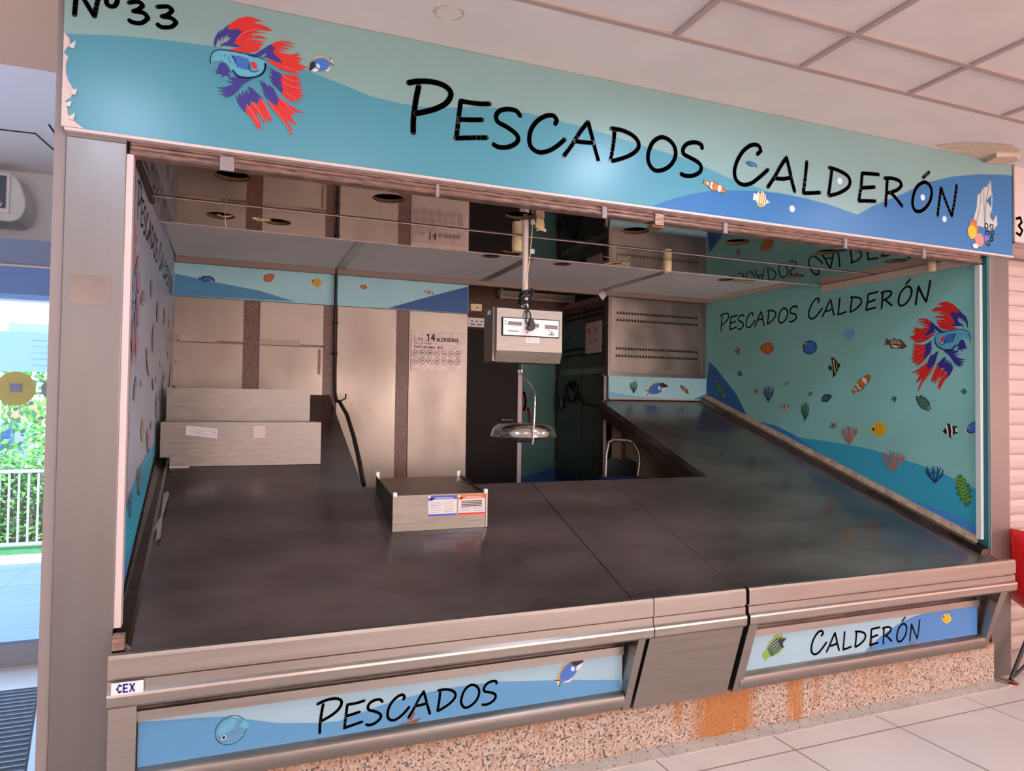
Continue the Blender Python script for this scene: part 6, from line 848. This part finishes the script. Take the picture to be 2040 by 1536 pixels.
# stepped display box at the left
sx = thing('stepped_stand', 'two tier steel stepped stand at the upper end of the left counter wing', 'display stand', (.05, 3.8, 1.1))
yA, yB_, yC = 3.81, 4.05, 4.28
def wedgebox(x0, x1, y0, y1, zt):
    return MB().hexa([(x0, y0, slope(y0)+.002), (x1, y0, slope(y0)+.002), (x1, y1, slope(y1)+.002), (x0, y1, slope(y1)+.002), (x0, y0, zt), (x1, y0, zt), (x1, y1, zt), (x0, y1, zt)])
s = MB(); s.prism([(-.332, 1.150), (-.288, 1.150), (-.288, slope(yA)+.002), (.431, slope(yA)+.002), (.431, 1.324), (-.332, 1.324)], lambda x, z: (x, yA, z), lambda x, z: (x, yA+.004, z)); lt = part(s, 'lower_front', 'steel_box', sx)
part(MB().box(.427, .431, yA+.004, yB_, slope(yB_), 1.324).box(-.332, -.328, yA+.004, yB_, slope(yB_), 1.324), 'lower_side', 'steel_box', sx)
part(MB().box(-.332, .431, yA+.004, yB_, 1.320, 1.324), 'lower_tread', 'steel_dark', sx)
part(MB().box(-.328, .395, yB_, yB_+.004, 1.22, 1.497), 'upper_front', 'steel_box', sx)
part(MB().hexa([(.391, yB_+.004, slope(yB_)), (.395, yB_+.004, slope(yB_)), (.395, yC, slope(yC)+.003), (.391, yC, slope(yC)+.003), (.391, yB_+.004, 1.497), (.395, yB_+.004, 1.497), (.395, yC, 1.497), (.391, yC, 1.497)]), 'upper_side', 'steel_box', sx)
part(MB().box(-.328, .395, yB_+.004, yC, 1.493, 1.497), 'upper_tread', 'steel_dark', sx)
l1 = MB(); l1.prism([(-.217, 1.306), (-.073, 1.289), (-.077, 1.243), (-.218, 1.261)], lambda x, z: (x, yA-.0002, z), lambda x, z: (x, yA-.001, z)); l1 = part(l1, 'paper_label', 'paper', lt)
s = MB()
for k in range(4): s.hexa([(-.21, yA-.0013, 1.268+.009*k), (-.08, yA-.0013, 1.252+.009*k), (-.08, yA-.001, 1.252+.009*k), (-.21, yA-.001, 1.268+.009*k), (-.21, yA-.0013, 1.2695+.009*k), (-.08, yA-.0013, 1.2535+.009*k), (-.08, yA-.001, 1.2535+.009*k), (-.21, yA-.001, 1.2695+.009*k)])
part(s, 'small_print', 'film_ink', l1)
part(MB().box(.096, .152, yA-.001, yA-.0002, 1.242, 1.306), 'paper_label', 'paper_pink', lt)
part(MB().box(-.288, -.20, yA-.012, yA, slope(yA-.012)+.002, slope(yA-.012)+.007), 'foot_strip', 'paper', sx)

# hanging scale
sc = thing('hanging_scale', 'electronic hanging scale with steel housing and round pan on a white pole', 'scale', (1.236, 2.958, 1.62))
part(MB().tube([(1.236, 2.958, 2.31), (1.236, 2.958, 1.905)], .0135, 16), 'pole', 'tube_white', sc, smooth_=True)
part(MB().tube([(1.236, 2.958, 1.93), (1.236, 2.958, 1.872)], .017, 16), 'pole_sleeve', 'plastic_white', sc, smooth_=True)
s = MB(); s.sweepx([(2.905, 1.862), (2.905, 1.672), (2.925, 1.622), (3.045, 1.622), (3.045, 1.872), (2.915, 1.872)], 1.080, 1.402); hb = part(s, 'housing', 'steel_box', sc)
part(MB().box(1.070, 1.081, 2.93, 3.047, 1.625, 1.868), 'side_cover', 'steel_dark', sc)
part(MB().box(1.069, 1.0705, 2.965, 3.0, 1.838, 1.856), 'side_switch', 'plastic_white', sc)
dp = part(MB().box(1.103, 1.385, 2.899, 2.9045, 1.738, 1.822), 'display_surround', 'dark', hb)
dq = part(MB().box(1.107, 1.381, 2.896, 2.899, 1.742, 1.818), 'display_panel', 'plastic_white', sc, bevel=.002)
for x0, x1, z0, z1 in ((1.130, 1.196, 1.786, 1.803), (1.243, 1.280, 1.782, 1.799), (1.310, 1.374, 1.778, 1.796)): part(MB().box(x0, x1, 2.8945, 2.896, z0, z1), 'display_window', 'display_grey', dq)
part(MB().box(1.130, 1.182, 2.8945, 2.896, 1.758, 1.762), 'slot', 'display_grey', dq)
for z in (1.803, 1.790): disc(1.118, z, .0035, 2.8958, 'display_grey', 'indicator', dq)
s = MB()
for k in range(3): s.box(1.332+.009*k, 1.338+.009*k, 2.8948, 2.896, 1.750, 1.757)
s.box(1.150, 1.175, 2.8948, 2.896, 1.780, 1.7812).box(1.25, 1.272, 2.8948, 2.896, 1.776, 1.7772).box(1.318, 1.34, 2.8948, 2.896, 1.771, 1.7722).box(1.338, 1.350, 2.8948, 2.896, 1.761, 1.766); part(s, 'small_print', 'film_ink', dq)
pt_ = part(MB().box(1.218, 1.288, 2.9030, 2.9045, 1.712, 1.738), 'data_plate', 'paper', hb)
part(MB().box(1.225, 1.25, 2.9024, 2.9030, 1.729, 1.7305).box(1.262, 1.28, 2.9024, 2.9030, 1.729, 1.7305).box(1.225, 1.28, 2.9024, 2.9030, 1.720, 1.721), 'small_print', 'film_ink', pt_)
part(MB().tube([(1.21, 2.96, 1.622), (1.21, 2.96, 1.590)], .013, 14), 'hook_socket', 'dark', sc, smooth_=True)
part(MB().tube([(1.205, 2.955, 1.592), (1.206, 2.95, 1.575), (1.214, 2.945, 1.570), (1.220, 2.945, 1.578), (1.218, 2.945, 1.588)], .004, 8).tube([(1.216, 2.95, 1.585), (1.222, 2.93, 1.555), (1.232, 2.88, 1.525), (1.234, 2.83, 1.495), (1.226, 2.805, 1.44), (1.222, 2.802, 1.38), (1.218, 2.802, 1.275), (1.218, 2.81, 1.258)], .0045, 10), 'pan_hanger', 'chrome', sc, smooth_=True)
part(MB().lathe([(0, -.030), (.03, -.029), (.045, -.018), (.09, -.012), (.148, -.004), (.153, 0), (.150, .004), (.146, .020), (.138, .038), (.120, .054), (.095, .060), (.0, .062)], (1.236, 2.955, 1.287), 48), 'pan', 'chrome', sc, smooth_=True)
kc = thing('power_cable', 'black power cable knotted round the scale pole with its plug dangling', 'cable', (1.236, 2.93, 1.9))
lp_ = []
for a in range(60):
    t_ = a/59; lp_.append((1.236+.026*math.cos(a*.62)*(1+.3*math.sin(a)), 2.958+.026*math.sin(a*.62), 1.925+.028*math.sin(a*.37)))
part(MB().tube(lp_, .0055, 8), 'knot', 'plastic_black', kc, smooth_=True)
part(MB().tube([(1.262, 2.94, 1.925), (1.268, 2.93, 1.955), (1.255, 2.92, 1.962), (1.222, 2.92, 1.945), (1.200, 2.915, 1.918), (1.204, 2.91, 1.885), (1.22, 2.893, 1.865), (1.232, 2.888, 1.845), (1.237, 2.886, 1.815)], .004, 8)
     .tube([(1.26, 2.96, 1.895), (1.268, 2.965, 1.88), (1.28, 2.97, 1.874)], .0045, 8)
     .tube([(1.21, 2.91, 1.91), (1.222, 2.893, 1.862), (1.213, 2.888, 1.83), (1.212, 2.886, 1.805), (1.222, 2.886, 1.79)], .0035, 8), 'lead', 'plastic_black', kc, smooth_=True)
s = MB(); s.prism([(1.225, 1.816), (1.241, 1.816), (1.249, 1.795), (1.249, 1.772), (1.236, 1.762), (1.222, 1.764), (1.212, 1.770), (1.210, 1.778), (1.222, 1.786)], lambda x, z: (x, 2.865, z), lambda x, z: (x, 2.888, z)); part(s, 'plug', 'plastic_black', kc, bevel=.004)
part(MB().tube([(1.226, 2.88, 1.77), (1.215, 2.872, 1.756), (1.207, 2.868, 1.748)], .002, 6), 'pin', 'chrome', kc)
wr = MB().tube([(1.262, 2.93, 2.30), (1.255, 2.93, 2.22), (1.248, 2.935, 2.1), (1.232, 2.94, 1.98), (1.226, 2.945, 1.94)], .0022, 6).build('thin_wire', 'lamp_cream'); tag(wr, 'thin pale wire running down the scale pole from a ceiling hole', 'wire')
rg = MB()
R = random.Random(9)
for k in range(16): rg.tube([(1.285+R.uniform(-.02, .02), 2.91, 2.285), (1.285+R.uniform(-.025, .025), 2.905, 2.262+R.uniform(-.012, .006)), (1.285+R.uniform(-.03, .03), 2.90, 2.245+R.uniform(-.02, .012))], .004, 6)
rg = rg.build('frayed_rag', 'lamp_cream'); tag(rg, 'frayed pale rag stuffed in the ceiling hole beside the scale pole', 'rag')

# chair in the gap behind the counter
ch = thing('tube_chair', 'chrome tube chair with a blue seat in the gap behind the counter', 'chair', (2.6, 4.4, 0))
part(MB().tube([(2.47, 4.38, .60), (2.462, 4.38, .80), (2.468, 4.38, .93), (2.485, 4.40, 1.08), (2.515, 4.42, 1.17), (2.56, 4.43, 1.185), (2.68, 4.43, 1.180), (2.72, 4.42, 1.165), (2.752, 4.40, 1.10), (2.752, 4.38, 1.03), (2.73, 4.38, .90), (2.725, 4.38, .60)], .012, 12), 'back_tube', 'alu', ch, smooth_=True)
s = MB(); s.prism([(2.475, .80), (2.475, 1.02), (2.52, 1.07), (2.60, 1.045), (2.66, 1.055), (2.73, 1.02), (2.728, .80)], lambda x, z: (x, 4.385, z), lambda x, z: (x, 4.405, z)); part(s, 'backrest', 'plastic_black', ch)
part(MB().box(2.40, 2.72, 3.98, 4.37, .88, .93), 'seat', 'blue_seat', ch, bevel=.02)
for x, y in ((2.43, 4.0), (2.70, 4.0), (2.47, 4.38), (2.725, 4.38)): part(MB().tube([(x, y, .42), (x, y, .885 if y < 4.1 else .61)], .012, 12), 'leg', 'alu', ch, smooth_=True)

# ============================================================ right neighbour
ns = MB().box(3.968, 4.6, 2.535, 2.60, 2.36, 2.788).build('stall_sign', 'trim_pale'); tag(ns, 'cream sign with the number 34 over the neighbouring stall', 'sign')
glyph_text('34', 4.003, 2.405, .10, 2.5340, 'ink', ns, w=.15)
part(MB().box(3.962, 3.975, 2.525, 2.535, 2.355, 2.788).box(3.962, 4.6, 2.525, 2.535, 2.35, 2.362), 'sign_frame', 'alu', ns)
s = MB(); z = .002; pr_ = []
while z < 2.34: pr_ += [(2.795, z), (2.788, z+.012), (2.78, z+.05), (2.787, z+.082), (2.80, z+.088)]; z += .09
s.sweepx(pr_+[(2.81, 2.33), (2.81, .002)], 3.97, 5.6); ns2 = s.build('roller_shutter', 'slat_grey'); tag(ns2, 'closed beige slatted shutter of the stall to the right', 'shutter')
struct(MB().box(5.61, 9, 2.55, 2.9, 0, 2.84).box(3.97, 5.6, 2.62, 2.84, 2.36, 2.84).box(3.968, 5.6, 2.84, 2.90, 0, 2.84).build('wall_neighbour', 'wall_hall'))
rc = thing('red_chair', 'red plastic tub chair with black rod legs cut by the right edge', 'chair', (4.225, 2.5, 0))
sh_ = []
for i in range(13):
    a = math.radians(100+160*i/12); sh_.append((4.225+.255*math.cos(a), 2.50+.235*math.sin(a)))
mb = MB(); n = len(sh_)
lv = [(.62, .34), (.80, .38), (.93, .46), (1.0, .60), (1.03, .72), (1.0, .785)]
for k, z in lv: mb.v += [(4.225+(x-4.225)*k, 2.50+(y-2.50)*k, z) for x, y in sh_]
for j in range(len(lv)-1):
    for i in range(n-1): mb.f.append((j*n+i, j*n+i+1, (j+1)*n+i+1, (j+1)*n+i)); mb.mi.append(0)
o = part(mb, 'shell', 'red_plastic', rc, smooth_=True); sd = o.modifiers.new('solid', 'SOLIDIFY'); sd.thickness = .012
part(MB().lathe([(0, .40), (.16, .40), (.20, .415), (.20, .43), (.16, .44), (0, .44)], (4.225, 2.50, 0), 30), 'seat', 'red_plastic', rc, smooth_=True)
for (x1, y1, xt, yt) in ((3.845, 2.48, 4.15, 2.50), (4.50, 2.70, 4.28, 2.56), (4.52, 2.24, 4.29, 2.42), (4.02, 2.20, 4.16, 2.42)):
    part(MB().tube([(xt, yt, .41), (x1, y1, .012)], .010, 10), 'leg', 'plastic_black', rc, smooth_=True)
part(MB().tube([(4.12, 2.44, .20), (3.87, 2.48, .025)], .008, 10), 'brace', 'plastic_black', rc, smooth_=True)
part(MB().lathe([(0, .014), (.03, .013), (.055, .006), (.06, .001), (0, .001)], (3.825, 2.485, 0), 24), 'foot_disc', 'chrome', rc, smooth_=True)

# ============================================================ left passage and outdoors
ac = thing('air_conditioner', 'white air conditioning unit high on the wall over the glass door', 'air conditioner', (-1.5, 4.85, 2.5))
s = MB(); s.prism([(-2.2, 2.43), (-1.20, 2.43), (-1.165, 2.445), (-1.145, 2.47), (-1.13, 2.52), (-1.132, 2.57), (-1.15, 2.63), (-1.175, 2.68), (-1.20, 2.705), (-1.23, 2.712), (-2.2, 2.712)], lambda x, z: (x, 4.70, z), lambda x, z: (x, 4.925, z)); part(s, 'casing', 'ac_white', ac, bevel=.012)
part(MB().box(-2.1, -1.205, 4.69, 4.70, 2.475, 2.70), 'front_frame', 'plastic_white', ac, bevel=.004)
part(MB().box(-2.08, -1.222, 4.684, 4.691, 2.50, 2.685), 'grille', 'ac_dark', ac)
part(MB().box(-1.262, -1.235, 4.680, 4.684, 2.512, 2.522).box(-1.262, -1.235, 4.680, 4.684, 2.530, 2.534).box(-1.239, -1.235, 4.680, 4.684, 2.512, 2.534), 'badge', 'plastic_white', ac)
mt = thing('door_mat', 'dark ribbed rubber mat sunk in the floor inside the glass door', 'mat', (-1.4, 3.6, 0))
part(MB().add([(-2.2, 4.095, .004), (-.86, 4.095, .004), (-.70, 3.20, .004), (-.60, 2.6, .004), (-2.2, 2.6, .004)], [(0, 1, 2, 3, 4)]).add([(-2.2, 4.095, 0), (-.86, 4.095, 0), (-.86, 4.095, .004), (-2.2, 4.095, .004)], [(0, 1, 2, 3)]), 'mat_field', 'mat_rubber', mt)
s = MB()
for k in range(30): y = 4.07-.048*k; s.box(-2.2, -.87+(4.09-y)*.175, y-.006, y+.006, .004, .007)
part(s, 'mat_ribs', 'mat_rib', mt)
part(MB().hexa([(-.862, 4.10, .001), (-.84, 4.10, .001), (-.575, 2.6, .001), (-.602, 2.6, .001), (-.862, 4.10, .009), (-.84, 4.10, .009), (-.575, 2.6, .009), (-.602, 2.6, .009)]).box(-2.2, -.84, 4.095, 4.108, .001, .009), 'mat_frame', 'alu_frame', mt)
struct(MB().box(-12, 6, 4.53, 7.4, -.10, -.005).build('floor_outside', 'pave_tile'))
struct(MB().box(-60, 60, 7.4, 120, -.2, -.03).build('ground_outside', 'ground_far'))
kb = MB().box(-12, 6, 7.25, 7.42, -.1, .04).build('kerb', 'kerb'); tag(kb, 'white kerb between the outdoor paving and the railing', 'kerb')
gs = MB().box(-12, 6, 7.42, 8.6, -.1, .005).build('grass_strip', 'grass'); tag(gs, 'thin green strip of grass under the railing', 'grass', kind='stuff')
rw_ = thing('railing', 'white metal railing in front of the green hedge outside', 'railing', (-2, 7.9, 0))
part(MB().box(-7, 3, 7.885, 7.915, .725, .755), 'top_rail', 'rail_metal', rw_); part(MB().box(-7, 3, 7.885, 7.915, .035, .065), 'bottom_rail', 'rail_metal', rw_)
b0 = None
for k in range(44):
    x = -3.595+.078*k
    if b0 is None: b0 = part(MB().box(-.009, .009, 7.892, 7.908, .06, .73), 'baluster', 'rail_metal', rw_)
    o = b0 if k == 0 else b0.copy()
    if k: COL.objects.link(o); o.parent = rw_; o.matrix_parent_inverse = b0.matrix_parent_inverse.copy()
    o.location = (x, 0, 0)
def shrub(name, x0, x1, y0, y1, z0, z1, n, ms, label, cat, seed):
    R = random.Random(seed); mb = MB()
    for k in range(n):
        x, y, z = R.uniform(x0, x1), R.uniform(y0, y1), R.uniform(z0, z1)
        s_ = R.uniform(.014, .032); a, b_ = R.uniform(0, 6.28), R.uniform(-1, 1)
        d = Vector((math.cos(a), math.sin(a)*.6, b_)).normalized()*s_; e = d.orthogonal().normalized()*s_*.55
        c = Vector((x, y, z)); mb.slot(R.choice([0, 0, 1, 1, 2])); mb.add([c-d, c+e, c+d, c-e], [(0, 1, 2, 3)])
    o = mb.build(name, ms); return tag(o, label, cat)
hg = shrub('hedge', -3.6, -.6, 8.15, 8.55, .02, .90, 9000, ['leaf_a', 'leaf_b', 'leaf_c'], 'clipped green hedge behind the white railing', 'hedge', 11)
s = MB(); R = random.Random(3)
for k in range(160):
    x, y = R.uniform(-3.6, -.6), R.uniform(8.2, 8.5); s.tube([(x, y, 0), (x+R.uniform(-.12, .12), y+R.uniform(-.05, .05), R.uniform(.4, .85))], .006, 4)
part(s, 'branches', 'twig', hg)
part(MB().box(-3.6, -.6, 8.42, 8.50, 0, .72), 'inner_growth', 'leaf_c', hg)
hb_ = MB(); R = random.Random(8)
for k in range(2500):
    x, y, z = R.uniform(-5.5, -2.2), R.uniform(12.3, 12.9), R.uniform(0, 2.2); s_ = R.uniform(.03, .07); a = R.uniform(0, 6.28)
    d = Vector((math.cos(a), .2, math.sin(a)))*s_; e = Vector((-math.sin(a), .3, math.cos(a)))*s_*.6; c = Vector((x, y, z)); hb_.slot(R.choice([0, 1, 2])); hb_.add([c-d, c+e, c+d, c-e], [(0, 1, 2, 3)])
hb_ = hb_.build('bush', ['leaf_b', 'leaf_a', 'leaf_c']); tag(hb_, 'pale green bush seen between the hedge and the blue board outside', 'bush')
bd = thing('advertising_board', 'plain grey blue board standing beyond the hedge outside', 'board', (-3, 10, 0))
part(MB().box(-2.66, -1.4, 10.0, 10.06, 1.755, 2.235), 'board_face', 'board_blue', bd)
s = MB()
for k in range(5): s.box(-2.3, -1.45, 9.996, 10.0, 1.84+.075*k, 1.842+.075*k)
part(s, 'seam_lines', 'frame_blue', bd)
for x in (-2.62, -1.44): part(MB().box(x-.02, x+.02, 10.0, 10.06, 0, 1.76), 'post', 'rail_metal', bd)
bl_ = thing('low_building', 'pale low building with a terracotta base far behind the hedge', 'building', (-6, 24, 0))
part(MB().box(-14, 2, 24, 25, 0, 1.7), 'wall', 'kerb', bl_); part(MB().box(-8, -5.2, 23.9, 24, .6, 1.3), 'wall_panel', 'terracotta', bl_); part(MB().box(-14, 2, 23.85, 24, 1.35, 1.5), 'band', 'plastic_white', bl_)
fh = thing('distant_house', 'hazy grey house roofs on the far horizon outside', 'building', (-20, 60, 0))
part(MB().box(-24, -12, 70, 72, 0, 6.9), 'wall', 'dome', fh); part(MB().box(-17.5, -14.5, 69, 70, 6.9, 7.7), 'roof', 'frame_blue', fh)
vp = MB().tube([(-2.42, 8.9, 0), (-2.42, 8.9, 1.35)], .025).build('white_post', 'kerb'); tag(vp, 'thin white post behind the hedge outside', 'post')
cr = thing('parked_car', 'dark blue car just visible behind the hedge outside', 'car', (-4.4, 13.5, 0))
part(MB().box(-6.2, -3.35, 13.6, 15.2, .35, 1.05), 'body', 'car_blue', cr, bevel=.12); part(MB().box(-5.6, -3.9, 13.75, 15.05, 1.05, 1.45), 'cabin', 'ac_dark', cr, bevel=.12)
for x in (-5.6, -3.95): part(MB().tube([(x, 13.58, .33), (x, 13.8, .33)], .33, 20), 'wheel', 'dark', cr)

# ============================================================ hall downlights, and added fill lights out of view
def downlight(x, y, label, r=.10):
    t = thing('downlight', label, 'downlight', (x, y, 2.79), 'round ceiling downlights')
    part(MB().lathe([(r+.025, 0), (r+.025, -.010), (r, -.012), (r-.004, -.004)], (x, y, 2.7975), 36), 'rim', 'plastic_white', t, smooth_=True)
    part(MB().lathe([(r-.003, -.004), (0, -.004)], (x, y, 2.7975), 36), 'diffuser', 'lamp_on', t)
downlight(1.85, 1.585, 'round ceiling downlight just above the top edge, right of the middle')
downlight(3.85, 1.30, 'round ceiling downlight further right towards the neighbouring stall')
downlight(-.5, 1.30, 'round ceiling downlight over the passage to the glass door')
def panel(x, y, label):  # ceiling fill light out of view, added as main illumination
    t = thing('fill_light_panel', label, 'light panel', (x, y, 2.79), 'fill lights added under the hall ceiling')
    part(MB().box(x-.28, x+.28, y-.28, y+.28, 2.780, 2.786), 'diffuser', 'fill_ceiling', t)
    part(MB().box(x-.30, x+.30, y-.30, y+.30, 2.786, 2.796), 'frame', 'plastic_white', t)
PX = [-1.83, .573, 2.973, 5.373]
for j, y in enumerate((.368, -2.632)):
    for i, x in enumerate(PX):
        panel(x, y, 'square fill light added behind the viewer, %s in the %s row' % (['first from the left', 'second from the left', 'third from the left', 'fourth from the left'][i], ['nearer', 'farther'][j]))
# added stall fronts with glowing fill panels, seen only as reflections
os_ = MB().box(-2.8, 8.8, -4.99, -4.8, 0, 2.5).build('added_stall', 'wall_hall_red'); tag(os_, 'pink stall front added across the hall, carrying fill light', 'stall')
for x0, x1 in ((-2.6, -1.1), (.9, 3.0), (3.3, 5.8), (6.1, 8.6)): part(MB().box(x0, x1, -4.8, -4.78, .7, 2.35), 'fill_panel', 'fill_on', os_)
os2 = MB().box(8.85, 8.99, -4.2, 2.2, 0, 2.5).build('added_stall', 'wall_hall_red'); tag(os2, 'pink stall front added at the far right end of the hall, carrying fill light', 'stall')
for y0, y1 in ((-4.0, -2.1), (-1.9, 0), (.2, 2.1)): part(MB().box(8.83, 8.85, y0, y1, .3, 2.35), 'fill_panel', 'fill_pink', os2)
